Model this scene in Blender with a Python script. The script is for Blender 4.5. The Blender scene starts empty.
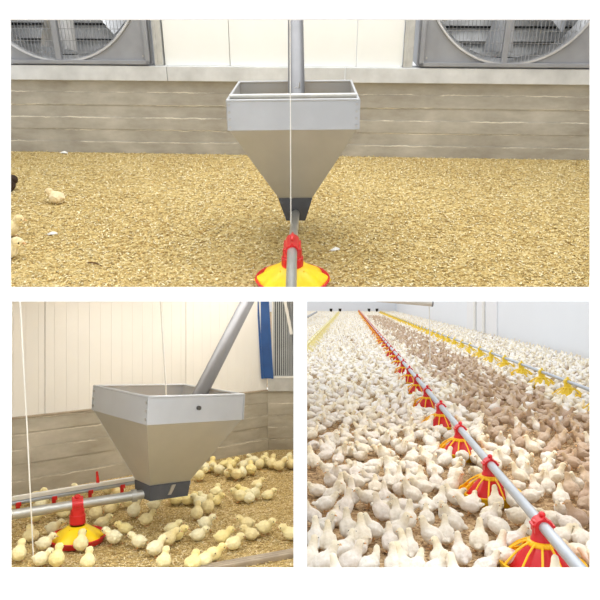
import bpy, bmesh, math, random
import numpy as np
from mathutils import Vector, Matrix, Euler

random.seed(7)
rng = np.random.default_rng(7)
SC = bpy.context.scene
COL = SC.collection
F = 640.0            # focal length in pixels of the 600 px frame
HC = 1.2             # camera height over the barn floor
R = math.radians
Z3 = (0, 0, 1)

# ------------------------------------------------------------------ frames
class Frame:
    """A local room frame; hit() finds where a line of sight meets a plane of the frame."""
    def __init__(self, M):
        self.M = M.copy(); self.I = M.inverted()
    def hit(self, px, py, axis, val):
        o = self.I @ Vector((0, 0, HC))
        d = self.I.to_3x3() @ Vector(((px - 300) / F, 1.0, (300 - py) / F))
        return o + d * ((val - o[axis]) / d[axis])
    def floor(self, px, py, z=0.0):
        return self.hit(px, py, 2, z)

def look(p):
    return (300 + F * p[0] / p[1], 300 - F * (p[2] - HC) / p[1])

# ------------------------------------------------------------------ tags
def tag(o, label=None, cat=None, group=None, kind=None):
    if label: o['label'] = label
    if cat: o['category'] = cat
    if group: o['group'] = group
    if kind: o['kind'] = kind
    return o

def empty(name, M, label, cat, group=None):
    o = bpy.data.objects.new(name, None)
    o.empty_display_size = 0.05
    COL.objects.link(o)
    o.matrix_world = M
    return tag(o, label, cat, group)

def link_mesh(name, me, mats, parent=None, M=None):
    o = bpy.data.objects.new(name, me)
    if not isinstance(mats, (list, tuple)): mats = [mats]
    if len(me.materials) == 0:
        for m in mats: me.materials.append(m)
    COL.objects.link(o)
    if parent is not None:
        o.parent = parent
    elif M is not None:
        o.matrix_world = M
    return o

def obj(name, bm, mats, parent=None, M=None, smooth=None):
    bmesh.ops.recalc_face_normals(bm, faces=bm.faces[:])
    me = bpy.data.meshes.new(name)
    bm.to_mesh(me); bm.free()
    if smooth is not None:
        me.polygons.foreach_set('use_smooth', [True] * len(me.polygons))
        try: me.set_sharp_from_angle(angle=R(smooth))
        except Exception: pass
    return link_mesh(name, me, mats, parent, M)

def struct(name, bm, mat, label, M=None, smooth=None):
    o = obj(name, bm, mat, None, M, smooth)
    return tag(o, label, None, None, 'structure')

# ------------------------------------------------------------------ shapes
def box(bm, lo, hi, bevel=0.0, M=None, mi=0):
    x0, y0, z0 = lo; x1, y1, z1 = hi
    vs = [bm.verts.new(v) for v in ((x0,y0,z0),(x1,y0,z0),(x1,y1,z0),(x0,y1,z0),(x0,y0,z1),(x1,y0,z1),(x1,y1,z1),(x0,y1,z1))]
    fs = [bm.faces.new([vs[i] for i in q]) for q in ((0,3,2,1),(4,5,6,7),(0,1,5,4),(1,2,6,5),(2,3,7,6),(3,0,4,7))]
    for f in fs: f.material_index = mi
    if bevel > 0:
        es = list({e for f in fs for e in f.edges})
        r = bmesh.ops.bevel(bm, geom=es, offset=bevel, segments=2, profile=0.6, affect='EDGES')
        for f in r['faces']: f.material_index = mi
        vs = list({v for f in r['faces'] for v in f.verts} | {v for v in vs if v.is_valid})
    if M is not None:
        bmesh.ops.transform(bm, matrix=M, verts=[v for v in vs if v.is_valid])
    return vs

def hexa(bm, bot, top, mi=0):
    """a solid between two quads"""
    a = [bm.verts.new(v) for v in bot]; b = [bm.verts.new(v) for v in top]
    n = len(a)
    fs = [bm.faces.new(a[::-1]), bm.faces.new(b)]
    for i in range(n):
        fs.append(bm.faces.new((a[i], a[(i+1) % n], b[(i+1) % n], b[i])))
    for f in fs: f.material_index = mi

def tube(bm, pts, r, seg=12, cap=True, mi=0):
    pts = [Vector(p) for p in pts]
    rs = r if isinstance(r, (list, tuple)) else [r] * len(pts)
    rings = []
    up = Vector((0, 0, 1))
    t0 = (pts[1] - pts[0]).normalized()
    if abs(t0.dot(up)) > 0.95: up = Vector((1, 0, 0))
    u = t0.cross(up).normalized(); 
    for i, p in enumerate(pts):
        if i == 0: t = t0
        elif i == len(pts) - 1: t = (pts[-1] - pts[-2]).normalized()
        else: t = ((pts[i+1] - p).normalized() + (p - pts[i-1]).normalized()).normalized()
        u = (u - t * u.dot(t)).normalized(); w = t.cross(u)
        rings.append([bm.verts.new(p + (u * math.cos(2*math.pi*k/seg) + w * math.sin(2*math.pi*k/seg)) * rs[i]) for k in range(seg)])
    for a, b in zip(rings, rings[1:]):
        for k in range(seg):
            f = bm.faces.new((a[k], a[(k+1) % seg], b[(k+1) % seg], b[k])); f.material_index = mi
    if cap:
        f = bm.faces.new(rings[0][::-1]); f.material_index = mi
        f = bm.faces.new(rings[-1]); f.material_index = mi

def lathe(bm, prof, seg=32, mod=None, mi=0, closed=False):
    """revolve (r, z) profile around z; mod(angle, i) scales the radius"""
    rings = []
    for i, (r, z) in enumerate(prof):
        rings.append([bm.verts.new((r * (mod(2*math.pi*k/seg, i) if mod else 1) * math.cos(2*math.pi*k/seg),
                                    r * (mod(2*math.pi*k/seg, i) if mod else 1) * math.sin(2*math.pi*k/seg), z)) for k in range(seg)])
    pairs = list(zip(rings, rings[1:]))
    if closed: pairs.append((rings[-1], rings[0]))
    for a, b in pairs:
        for k in range(seg):
            f = bm.faces.new((a[k], a[(k+1) % seg], b[(k+1) % seg], b[k])); f.material_index = mi
    if not closed:
        if prof[0][0] > 1e-6: bm.faces.new(rings[0][::-1]).material_index = mi
        if prof[-1][0] > 1e-6: bm.faces.new(rings[-1]).material_index = mi

def ball(bm, c, rad, M=None, sub=2, mi=0):
    T = Matrix.Translation(Vector(c)) @ (M if M is not None else Matrix()) @ Matrix.Diagonal(Vector(rad).to_4d() if len(rad) == 3 else Vector((1,1,1,1)))
    T[3][3] = 1
    r = bmesh.ops.create_icosphere(bm, subdivisions=sub, radius=1.0, matrix=T)
    for v in r['verts']:
        for f in v.link_faces: f.material_index = mi

# ------------------------------------------------------------------ materials
def new_mat(name):
    m = bpy.data.materials.new(name); m.use_nodes = True
    nt = m.node_tree; nt.nodes.clear()
    out = nt.nodes.new('ShaderNodeOutputMaterial')
    b = nt.nodes.new('ShaderNodeBsdfPrincipled')
    nt.links.new(b.outputs[0], out.inputs[0])
    return m, nt, b

def N(nt, t, **kw):
    n = nt.nodes.new(t)
    for k, v in kw.items(): setattr(n, k, v)
    return n

def srgb(c):
    return tuple(((v/255)/12.92 if v/255 <= 0.04045 else ((v/255 + 0.055)/1.055) ** 2.4) for v in c) + (1.0,)

def ramp(nt, fac, stops):
    n = N(nt, 'ShaderNodeValToRGB')
    el = n.color_ramp.elements
    while len(el) < len(stops): el.new(0.5)
    for e, (p, c) in zip(el, stops):
        e.position = p; e.color = c
    nt.links.new(fac, n.inputs[0])
    return n.outputs[0]

def coords(nt, scale=(1,1,1)):
    tc = N(nt, 'ShaderNodeTexCoord'); mp = N(nt, 'ShaderNodeMapping')
    mp.inputs['Scale'].default_value = scale
    nt.links.new(tc.outputs['Object'], mp.inputs[0])
    return mp.outputs[0]

def noise(nt, vec, scale, detail=4, rough=0.55, out='Fac'):
    n = N(nt, 'ShaderNodeTexNoise')
    n.inputs['Scale'].default_value = scale; n.inputs['Detail'].default_value = detail; n.inputs['Roughness'].default_value = rough
    nt.links.new(vec, n.inputs['Vector'])
    return n.outputs[out]

def bump(nt, b, h, strength, dist):
    n = N(nt, 'ShaderNodeBump')
    n.inputs['Strength'].default_value = strength; n.inputs['Distance'].default_value = dist
    nt.links.new(h, n.inputs['Height']); nt.links.new(n.outputs[0], b.inputs['Normal'])

def plain(name, rgb, rough=0.5, metal=0.0, var=0.06, scale=6.0, bstr=0.0, spec=0.5):
    m, nt, b = new_mat(name)
    c = srgb(rgb)
    v = coords(nt)
    f = noise(nt, v, scale)
    lo = tuple(max(0, x * (1 - var * 2)) for x in c[:3]) + (1,)
    hi = tuple(min(1, x * (1 + var)) for x in c[:3]) + (1,)
    nt.links.new(ramp(nt, f, [(0.3, lo), (0.7, hi)]), b.inputs['Base Color'])
    b.inputs['Roughness'].default_value = rough; b.inputs['Metallic'].default_value = metal
    b.inputs['Specular IOR Level'].default_value = spec
    if bstr: bump(nt, b, noise(nt, v, scale * 8), bstr, 0.004)
    return m

def litter_mat(name, cols, scale, bd=0.012):
    m, nt, b = new_mat(name)
    v = coords(nt)
    # stretch the cells in a direction that wanders, so that they read as shavings
    nz = N(nt, 'ShaderNodeTexNoise'); nz.inputs['Scale'].default_value = scale * 0.35
    nt.links.new(v, nz.inputs['Vector'])
    mx = N(nt, 'ShaderNodeVectorMath', operation='SCALE'); mx.inputs['Scale'].default_value = 0.05
    nt.links.new(nz.outputs['Color'], mx.inputs[0])
    ad = N(nt, 'ShaderNodeVectorMath', operation='ADD')
    nt.links.new(v, ad.inputs[0]); nt.links.new(mx.outputs[0], ad.inputs[1])
    vo = N(nt, 'ShaderNodeTexVoronoi'); vo.inputs['Scale'].default_value = scale
    nt.links.new(ad.outputs[0], vo.inputs['Vector'])
    sep = N(nt, 'ShaderNodeSeparateColor'); nt.links.new(vo.outputs['Color'], sep.inputs[0])
    big = noise(nt, v, 1.3, 3)
    mixf = N(nt, 'ShaderNodeMath', operation='MULTIPLY_ADD')
    mixf.inputs[1].default_value = 0.75
    nt.links.new(sep.outputs[0], mixf.inputs[0])
    sc = N(nt, 'ShaderNodeMath', operation='MULTIPLY_ADD'); sc.inputs[1].default_value = 0.5; sc.inputs[2].default_value = -0.12
    nt.links.new(big, sc.inputs[0]); nt.links.new(sc.outputs[0], mixf.inputs[2])
    n = len(cols)
    col = ramp(nt, mixf.outputs[0], [(0.08 + 0.84 * i / (n - 1), srgb(c)) for i, c in enumerate(cols)])
    nt.links.new(col, b.inputs['Base Color'])
    b.inputs['Roughness'].default_value = 0.9; b.inputs['Specular IOR Level'].default_value = 0.15
    bump(nt, b, vo.outputs['Distance'], 0.6, bd)
    return m

def attr_mat(name, attr, rough=0.85, spec=0.15, bscale=0, fuzz=0.0):
    m, nt, b = new_mat(name)
    a = N(nt, 'ShaderNodeAttribute', attribute_name=attr)
    nt.links.new(a.outputs['Color'], b.inputs['Base Color'])
    b.inputs['Roughness'].default_value = rough; b.inputs['Specular IOR Level'].default_value = spec
    if fuzz: b.inputs['Sheen Weight'].default_value = fuzz
    return m

def concrete_mat(name, base, dark, n_boards, height, effl=(222, 216, 200)):
    """board marked concrete: fine streaks along the boards and pale lime weeping out of the joints"""
    m, nt, b = new_mat(name)
    tc = N(nt, 'ShaderNodeTexCoord')
    mp = N(nt, 'ShaderNodeMapping'); mp.inputs['Scale'].default_value = (1.6, 1.6, 4.5)
    nt.links.new(tc.outputs['Object'], mp.inputs[0])
    f = noise(nt, mp.outputs[0], 2.2, 8, 0.65)
    f2 = noise(nt, tc.outputs['Object'], 1.7, 5, 0.6)
    mm = N(nt, 'ShaderNodeMath', operation='ADD'); nt.links.new(f, mm.inputs[0]); nt.links.new(f2, mm.inputs[1])
    hv = N(nt, 'ShaderNodeMath', operation='MULTIPLY'); hv.inputs[1].default_value = 0.5; nt.links.new(mm.outputs[0], hv.inputs[0])
    col = ramp(nt, hv.outputs[0], [(0.36, srgb(dark)), (0.52, srgb(base)), (0.68, srgb(tuple(min(255, c + 22) for c in base)))])
    sep = N(nt, 'ShaderNodeSeparateXYZ'); nt.links.new(tc.outputs['Object'], sep.inputs[0])
    q = N(nt, 'ShaderNodeMath', operation='MULTIPLY'); q.inputs[1].default_value = n_boards / height
    nt.links.new(sep.outputs[2], q.inputs[0])
    wob = N(nt, 'ShaderNodeMath', operation='MULTIPLY_ADD'); wob.inputs[1].default_value = 0.25
    nt.links.new(noise(nt, tc.outputs['Object'], 9, 3), wob.inputs[0]); nt.links.new(q.outputs[0], wob.inputs[2])
    fr = N(nt, 'ShaderNodeMath', operation='FRACT'); nt.links.new(wob.outputs[0], fr.inputs[0])
    near = N(nt, 'ShaderNodeMath', operation='LESS_THAN'); near.inputs[1].default_value = 0.075; nt.links.new(fr.outputs[0], near.inputs[0])
    mp2 = N(nt, 'ShaderNodeMapping'); mp2.inputs['Scale'].default_value = (1.0, 1.0, 2.5); mp2.inputs['Location'].default_value = (3.1, 1, 0.4)
    nt.links.new(tc.outputs['Object'], mp2.inputs[0])
    pat = N(nt, 'ShaderNodeMapRange'); pat.inputs['From Min'].default_value = 0.46; pat.inputs['From Max'].default_value = 0.60
    nt.links.new(noise(nt, mp2.outputs[0], 2.6, 6, 0.7), pat.inputs[0])
    k = N(nt, 'ShaderNodeMath', operation='MULTIPLY'); nt.links.new(near.outputs[0], k.inputs[0]); nt.links.new(pat.outputs[0], k.inputs[1])
    mix = N(nt, 'ShaderNodeMix', data_type='RGBA')
    nt.links.new(k.outputs[0], mix.inputs[0]); nt.links.new(col, mix.inputs[6]); mix.inputs[7].default_value = srgb(effl)
    nt.links.new(mix.outputs[2], b.inputs['Base Color'])
    b.inputs['Roughness'].default_value = 0.8; b.inputs['Specular IOR Level'].default_value = 0.25
    bump(nt, b, hv.outputs[0], 0.2, 0.006)
    return m

def feather_mat(name, col_from_attr=None):
    """down: body colour from the object's own colour, head and neck a little yellower"""
    m, nt, b = new_mat(name)
    oi = N(nt, 'ShaderNodeObjectInfo')
    src = oi.outputs['Color']
    v = coords(nt)
    at = N(nt, 'ShaderNodeAttribute', attribute_name='yel')
    mul = N(nt, 'ShaderNodeMix', data_type='RGBA', blend_type='MULTIPLY')
    nt.links.new(at.outputs['Fac'], mul.inputs[0]); nt.links.new(src, mul.inputs[6])
    mul.inputs[7].default_value = (1.0, 0.93, 0.72, 1)
    mott = ramp(nt, noise(nt, v, 38, 4, 0.65), [(0.3, (0.86, 0.83, 0.78, 1)), (0.65, (1, 1, 1, 1))])
    mu2 = N(nt, 'ShaderNodeMix', data_type='RGBA', blend_type='MULTIPLY'); mu2.inputs[0].default_value = 1.0
    nt.links.new(mul.outputs[2], mu2.inputs[6]); nt.links.new(mott, mu2.inputs[7])
    nt.links.new(mu2.outputs[2], b.inputs['Base Color'])
    b.inputs['Roughness'].default_value = 0.95; b.inputs['Specular IOR Level'].default_value = 0.1
    b.inputs['Sheen Weight'].default_value = 0.25
    bump(nt, b, noise(nt, v, 120, 5, 0.7), 0.5, 0.004)
    return m

MT = {}
MT['white_wall'] = plain('white_paint', (252, 252, 252), 0.7, var=0.0, spec=0.1)
MT['panel1'] = plain('cream_panel', (236, 237, 233), 0.45, var=0.015, scale=2)
MT['panel2'] = plain('warm_white_panel', (232, 229, 222), 0.5, var=0.02, scale=2)
MT['panel3'] = plain('cool_white_panel', (234, 240, 248), 0.5, var=0.005, scale=1)
MT['galv'] = plain('galvanised_sheet', (196, 196, 192), 0.42, metal=0.55, var=0.07, scale=14)
MT['galv_stained'] = plain('stained_galvanised_strip', (212, 214, 215), 0.5, metal=0.25, var=0.10, scale=5)
MT['hop_skirt'] = plain('bright_zinc_sheet', (180, 183, 187), 0.42, metal=0.25, var=0.03, scale=5)
MT['hop_funnel'] = plain('brushed_zinc_sheet', (186, 184, 176), 0.42, metal=0.55, var=0.04, scale=4)
MT['dark_plastic'] = plain('charcoal_plastic', (74, 77, 84), 0.5, var=0.08, scale=12)
MT['pipe'] = plain('grey_zinc_pipe', (178, 178, 174), 0.35, metal=0.6, var=0.08, scale=9)
MT['pipe3'] = plain('bright_zinc_pipe', (180, 187, 196), 0.4, metal=0.5, var=0.05, scale=6)
MT['tube'] = plain('grey_auger_tube', (116, 117, 120), 0.45, metal=0.35, var=0.08, scale=4)
MT['fan_grey'] = plain('fan_housing_grey', (150, 152, 157), 0.45, metal=0.3, var=0.06, scale=6)
MT['fan_ring'] = plain('fan_ring_zinc', (205, 206, 208), 0.3, metal=0.7, var=0.05)
MT['blade'] = plain('fan_blade_steel', (200, 202, 205), 0.28, metal=0.75, var=0.05)
MT['louver'] = plain('louver_grey', (214, 216, 218), 0.4, metal=0.2, var=0.08)
MT['dark'] = plain('dark_shaft', (52, 54, 58), 0.7, var=0.05)
MT['wire'] = plain('grey_wire', (146, 148, 152), 0.4, metal=0.4, var=0.03)
MT['rope'] = plain('white_cord', (240, 240, 236), 0.8, var=0.03, scale=40)
MT['red'] = plain('red_plastic', (206, 30, 30), 0.38, var=0.06, scale=8)
MT['red3'] = plain('bright_red_plastic', (214, 24, 36), 0.33, var=0.05, scale=8)
MT['orange'] = plain('orange_plastic', (228, 92, 30), 0.4, var=0.05, scale=8)
MT['yellow'] = plain('yellow_plastic', (250, 214, 10), 0.4, var=0.03, scale=8)
MT['yellow3'] = plain('golden_yellow_plastic', (252, 200, 24), 0.4, var=0.03, scale=8)
MT['blue'] = plain('blue_painted_steel', (28, 78, 140), 0.4, var=0.12, scale=9)
MT['bolt'] = plain('bolt_steel', (96, 94, 90), 0.35, metal=0.8, var=0.05)
MT['bolt_pale'] = plain('pale_rivet', (180, 178, 174), 0.35, metal=0.7, var=0.03)
MT['wood'] = plain('weathered_board', (172, 158, 138), 0.75, var=0.1, scale=16, bstr=0.3)
MT['black'] = plain('black_plastic', (22, 22, 24), 0.5, var=0.1)
MT['white_plastic'] = plain('white_plastic', (228, 226, 220), 0.4, var=0.03)
MT['beak'] = plain('pinkish_horn', (224, 178, 128), 0.5, var=0.05)
MT['shank'] = plain('pale_orange_shank', (222, 176, 126), 0.6, var=0.06, scale=30)
MT['eye'] = plain('black_eye', (18, 14, 12), 0.2, var=0.0)
MT['feather'] = feather_mat('down')
MT['far_feather'] = attr_mat('far_down', 'tint', 0.95, 0.1)
MT['flake'] = attr_mat('wood_shaving', 'tint', 0.85, 0.15)
MT['feed'] = litter_mat('feed_crumble', [(150, 116, 66), (196, 162, 104), (222, 194, 140)], 160, 0.004)
MT['clump'] = plain('dark_clump', (62, 46, 34), 0.9, var=0.2, scale=40, bstr=0.4)
MT['straw'] = plain('straw', (200, 176, 110), 0.7, var=0.08, scale=20)
MT['twig'] = plain('brown_twig', (104, 76, 44), 0.8, var=0.15, scale=30)
MT['litter1'] = litter_mat('golden_litter', [(150, 120, 68), (192, 164, 102), (212, 188, 128), (228, 210, 156)], 75)
MT['litter2'] = litter_mat('straw_litter', [(144, 114, 66), (186, 158, 100), (206, 182, 124), (224, 204, 154)], 85)
MT['litter3'] = litter_mat('tan_litter', [(120, 92, 66), (178, 148, 112), (204, 176, 138), (226, 204, 170)], 60)
MT['conc1'] = concrete_mat('board_marked_concrete', (172, 167, 156), (150, 144, 133), 6, 0.60)
MT['conc2'] = concrete_mat('warm_board_marked_concrete', (178, 171, 155), (156, 148, 131), 5, 0.475)

# ------------------------------------------------------------------ helpers for litter
def flakes(name, M, region, n, size, cols, label, z0=0.0, keep=None):
    """loose shavings, each a small bent chip of its own colour"""
    (x0, x1), (y0, y1) = region
    P = np.column_stack([rng.uniform(x0, x1, n * 2), rng.uniform(y0, y1, n * 2)])
    if keep is not None: P = P[keep(P[:, 0], P[:, 1])]
    P = P[:n]; n = len(P)
    a = rng.uniform(0, 2 * np.pi, n); L = rng.uniform(*size, n); Wd = L * rng.uniform(0.28, 0.55, n)
    tilt = rng.uniform(-0.35, 0.35, n); bend = rng.uniform(0.05, 0.3, n) * L
    loc = np.array([(-.5, -.5, 0), (0, -.5, 1), (.5, -.5, 0), (.5, .5, 0), (0, .5, 1), (-.5, .5, 0)])
    X = loc[None, :, 0] * L[:, None]; Y = loc[None, :, 1] * Wd[:, None]
    Zl = loc[None, :, 2] * bend[:, None] + X * np.sin(tilt)[:, None] + 0.004
    Zl = Zl - Zl.min(axis=1, keepdims=True) + rng.uniform(0, 0.006, n)[:, None]
    ca, sa = np.cos(a)[:, None], np.sin(a)[:, None]
    V = np.stack([X * ca - Y * sa + P[:, :1], X * sa + Y * ca + P[:, 1:], Zl + z0], axis=2).reshape(-1, 3)
    faces = (np.array([[0, 1, 4, 5], [1, 2, 3, 4]])[None] + (np.arange(n) * 6)[:, None, None]).reshape(-1, 4)
    me = bpy.data.meshes.new(name)
    me.vertices.add(len(V)); me.vertices.foreach_set('co', V.ravel())
    me.loops.add(faces.size); me.loops.foreach_set('vertex_index', faces.ravel().astype(np.int32))
    me.polygons.add(len(faces)); me.polygons.foreach_set('loop_start', (np.arange(len(faces)) * 4).astype(np.int32))
    me.update(calc_edges=True)
    C = np.array([srgb(c)[:3] for c in cols])
    cc = C[rng.integers(0, len(cols), n)] * rng.uniform(0.85, 1.1, (n, 1))
    cc = np.repeat(np.column_stack([cc, np.ones(n)]), 6, axis=0)
    at = me.color_attributes.new('tint', 'FLOAT_COLOR', 'POINT'); at.data.foreach_set('color', cc.ravel())
    o = link_mesh(name, me, MT['flake'], None, M)
    return tag(o, label, 'litter', None, 'stuff')

# ------------------------------------------------------------------ birds
def blob(parts, voxel, smooth=6, dec=None, sub=3, fluff=None):
    """a single closed skin around a set of ellipsoids"""
    bm = bmesh.new()
    for c, rad, rot in parts:
        ball(bm, c, rad, Euler(rot).to_matrix().to_4x4(), sub)
    me = bpy.data.meshes.new('tmp'); bm.to_mesh(me); bm.free()
    o = bpy.data.objects.new('tmp', me); COL.objects.link(o)
    md = o.modifiers.new('r', 'REMESH'); md.mode = 'VOXEL'; md.voxel_size = voxel
    ms = o.modifiers.new('s', 'SMOOTH'); ms.iterations = smooth; ms.factor = 0.5
    if fluff:
        tx = bpy.data.textures.new('down_clumps', 'CLOUDS'); tx.noise_scale = fluff[1]; tx.noise_depth = 2
        mdp = o.modifiers.new('f', 'DISPLACE'); mdp.texture = tx; mdp.strength = fluff[0]; mdp.mid_level = .5; mdp.texture_coords = 'LOCAL'
    if dec:
        m2 = o.modifiers.new('d', 'DECIMATE'); m2.ratio = dec
    dg = bpy.context.evaluated_depsgraph_get()
    e = bpy.data.meshes.new_from_object(o.evaluated_get(dg))
    bpy.data.objects.remove(o); bpy.data.meshes.remove(me)
    return e

def bird_parts(pose, age):
    """ellipsoids, head centre, head direction; facing +x, feet at z = 0. age: 'chick' or 'broiler'"""
    if age == 'broiler':
        k = 1.0
        if pose == 'upright':
            body = [((-.004,0,.082), (.074,.055,.058), (0,-.5,0)), ((.026,0,.100), (.045,.046,.052), (0,-.6,0)), ((-.068,0,.066), (.034,.026,.016), (0,-.25,0)),
                    ((-.012,.046,.084), (.052,.014,.036), (0,-.5,0)), ((-.012,-.046,.084), (.052,.014,.036), (0,-.5,0)),
                    ((.046,0,.136), (.030,.030,.040), (0,.15,0)), ((.056,0,.164), (.024,.023,.030), (0,0,0))]
            h = ((.064,0,.184), (.027,.022,.022)); hd = (1,0,-.12)
        elif pose == 'walk':
            body = [((0,0,.080), (.078,.054,.056), (0,-.2,0)), ((.034,0,.088), (.045,.045,.048), (0,-.3,0)), ((-.080,0,.088), (.036,.026,.016), (0,.2,0)),
                    ((-.010,.045,.084), (.056,.014,.036), (0,-.2,0)), ((-.010,-.045,.084), (.056,.014,.036), (0,-.2,0)),
                    ((.070,0,.112), (.030,.029,.036), (0,.5,0)), ((.084,0,.133), (.023,.022,.025), (0,.4,0))]
            h = ((.098,0,.148), (.026,.020,.021)); hd = (1,0,-.15)
        elif pose == 'sit':
            body = [((0,0,.055), (.080,.060,.053), (0,-.1,0)), ((.034,0,.062), (.046,.048,.046), (0,-.2,0)), ((-.084,0,.058), (.034,.028,.016), (0,.1,0)),
                    ((-.006,.050,.058), (.058,.015,.034), (0,-.1,0)), ((-.006,-.050,.058), (.058,.015,.034), (0,-.1,0)),
                    ((.064,0,.086), (.026,.026,.032), (0,.4,0))]
            h = ((.082,0,.108), (.026,.021,.021)); hd = (1,0,-.2)
        elif pose == 'turn':
            body = [((0,0,.074), (.076,.057,.056), (0,-.3,0)), ((.028,0,.090), (.045,.047,.050), (0,-.4,0)), ((-.076,0,.072), (.036,.027,.016), (0,0,0)),
                    ((-.010,.048,.078), (.054,.015,.036), (0,-.3,0)), ((-.010,-.048,.078), (.054,.015,.036), (0,-.3,0)),
                    ((.050,.008,.124), (.029,.029,.036), (0,.2,0)), ((.057,.014,.148), (.023,.023,.027), (0,0,0))]
            h = ((.060,.024,.170), (.021,.026,.021)); hd = (.35,.95,-.15)
        else:  # peck
            body = [((-.01,0,.086), (.078,.055,.056), (0,.25,0)), ((.030,0,.078), (.045,.045,.046), (0,.3,0)), ((-.082,0,.118), (.036,.026,.016), (0,.5,0)),
                    ((-.016,.046,.090), (.056,.014,.036), (0,.25,0)), ((-.016,-.046,.090), (.056,.014,.036), (0,.25,0)),
                    ((.078,0,.060), (.034,.023,.023), (0,.6,0))]
            h = ((.106,0,.038), (.026,.020,.020)); hd = (.75,0,-.65)
    else:
        if pose == 'upright':
            body = [((-.002,0,.048), (.042,.034,.036), (0,-.5,0)), ((.012,0,.056), (.030,.030,.032), (0,-.4,0)), ((-.040,0,.046), (.018,.014,.010), (0,-.2,0)),
                    ((-.006,.028,.050), (.028,.009,.019), (0,-.4,0)), ((-.006,-.028,.050), (.028,.009,.019), (0,-.4,0)), ((.024,0,.080), (.018,.019,.020), (0,0,0))]
            h = ((.030,0,.096), (.022,.020,.020)); hd = (1,0,-.1)
        elif pose == 'walk':
            body = [((0,0,.048), (.046,.034,.034), (0,-.15,0)), ((.020,0,.052), (.028,.029,.029), (0,-.2,0)), ((-.046,0,.056), (.020,.014,.010), (0,.25,0)),
                    ((-.004,.029,.050), (.030,.009,.020), (0,-.1,0)), ((-.004,-.029,.050), (.030,.009,.020), (0,-.1,0)), ((.040,0,.070), (.018,.018,.020), (0,.4,0))]
            h = ((.050,0,.082), (.022,.020,.019)); hd = (1,0,-.12)
        elif pose == 'sit':
            body = [((0,0,.032), (.046,.037,.031), (0,-.05,0)), ((.020,0,.036), (.028,.031,.028), (0,-.1,0)), ((-.046,0,.034), (.020,.016,.010), (0,.1,0)),
                    ((-.002,.031,.034), (.032,.009,.019), (0,0,0)), ((-.002,-.031,.034), (.032,.009,.019), (0,0,0)), ((.036,0,.050), (.018,.019,.018), (0,.3,0))]
            h = ((.046,0,.062), (.022,.020,.019)); hd = (1,0,-.15)
        elif pose == 'turn':
            body = [((0,0,.046), (.043,.036,.035), (0,-.3,0)), ((.014,0,.054), (.030,.031,.031), (0,-.3,0)), ((-.042,0,.048), (.018,.014,.010), (0,0,0)),
                    ((-.004,.030,.048), (.029,.009,.019), (0,-.25,0)), ((-.004,-.030,.048), (.029,.009,.019), (0,-.25,0)), ((.026,.005,.076), (.018,.019,.020), (0,0,0))]
            h = ((.030,.014,.091), (.020,.022,.020)); hd = (.4,.9,-.12)
        else:
            body = [((-.004,0,.050), (.046,.034,.034), (0,.3,0)), ((.018,0,.044), (.028,.029,.028), (0,.3,0)), ((-.046,0,.070), (.020,.014,.010), (0,.5,0)),
                    ((-.006,.029,.052), (.030,.009,.020), (0,.3,0)), ((-.006,-.029,.052), (.030,.009,.020), (0,.3,0)), ((.040,0,.040), (.020,.017,.017), (0,.5,0))]
            h = ((.056,0,.028), (.021,.019,.018)); hd = (.75,0,-.6)
    if age == 'chick':
        body = [((c[0]*.88, c[1]*1.05, c[2]*1.0), (r[0]*.92, r[1]*1.10, r[2]*1.10), e) for c, r, e in body]
        t_ = body[2]; body[2] = (t_[0], tuple(.72*x for x in t_[1]), t_[2])
        n_ = body[-1]; body[-1] = ((n_[0][0], n_[0][1], n_[0][2]), tuple(.92*x for x in n_[1]), n_[2])
        h = ((h[0][0]*.92 + .002, h[0][1], h[0][2] + (.002 if pose != 'peck' else 0)), tuple(1.10*x for x in h[1]))
    return body, h, Vector(hd).normalized()

POSES = ['upright', 'walk', 'sit', 'turn', 'peck']
BIRD = {}
def add_bits(bm, h, hd, age, what, mi=None):
    mi = mi or {'beak': 0, 'eye': 0}
    c = Vector(h[0]); r = 0.021; s = 1.0 if age == 'broiler' else 0.8
    side = Vector((-hd.y, hd.x, 0)).normalized(); up = hd.cross(side) * -1
    if up.z < 0: up = -up
    if 'beak' in what:
        b0 = c + hd * (h[1][0] * .80) - up * 0.003
        tube(bm, [b0, b0 + hd * 0.010 * s, b0 + hd * 0.020 * s - up * 0.004], [0.0075 * s, 0.0055 * s, 0.0012], 8, mi=mi['beak'])
    for k, sg in (('eye_l', 1), ('eye_r', -1)):
        if k in what:
            ball(bm, c + hd * (.45 * h[1][0]) + side * sg * (.88 * h[1][1] + .0012) + up * 0.004, (0.0030, 0.0030, 0.0030), None, 2, mi['eye'])

def add_legs(bm, pose, age, mi):
    if pose == 'sit': return
    s = 1.0 if age == 'broiler' else 0.62
    for sg in (-1, 1):
        x = (0.006 + (0.014 * sg if pose == 'walk' else 0)) * s; y = 0.026 * sg * s
        tube(bm, [(x - .004 * s, y, .055 * s), (x - .010 * s, y, .024 * s), (x, y, .004 * s)], [.012 * s, .0062 * s, .0052 * s], 7, mi=mi)
        for a in (-0.5, 0, 0.5, math.pi):
            l = (0.028 if a != math.pi else 0.014) * s
            tube(bm, [(x, y, .005 * s), (x + l * math.cos(a), y + l * math.sin(a), .003 * s)], [.0042 * s, .0022 * s], 5, mi=mi)

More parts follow.
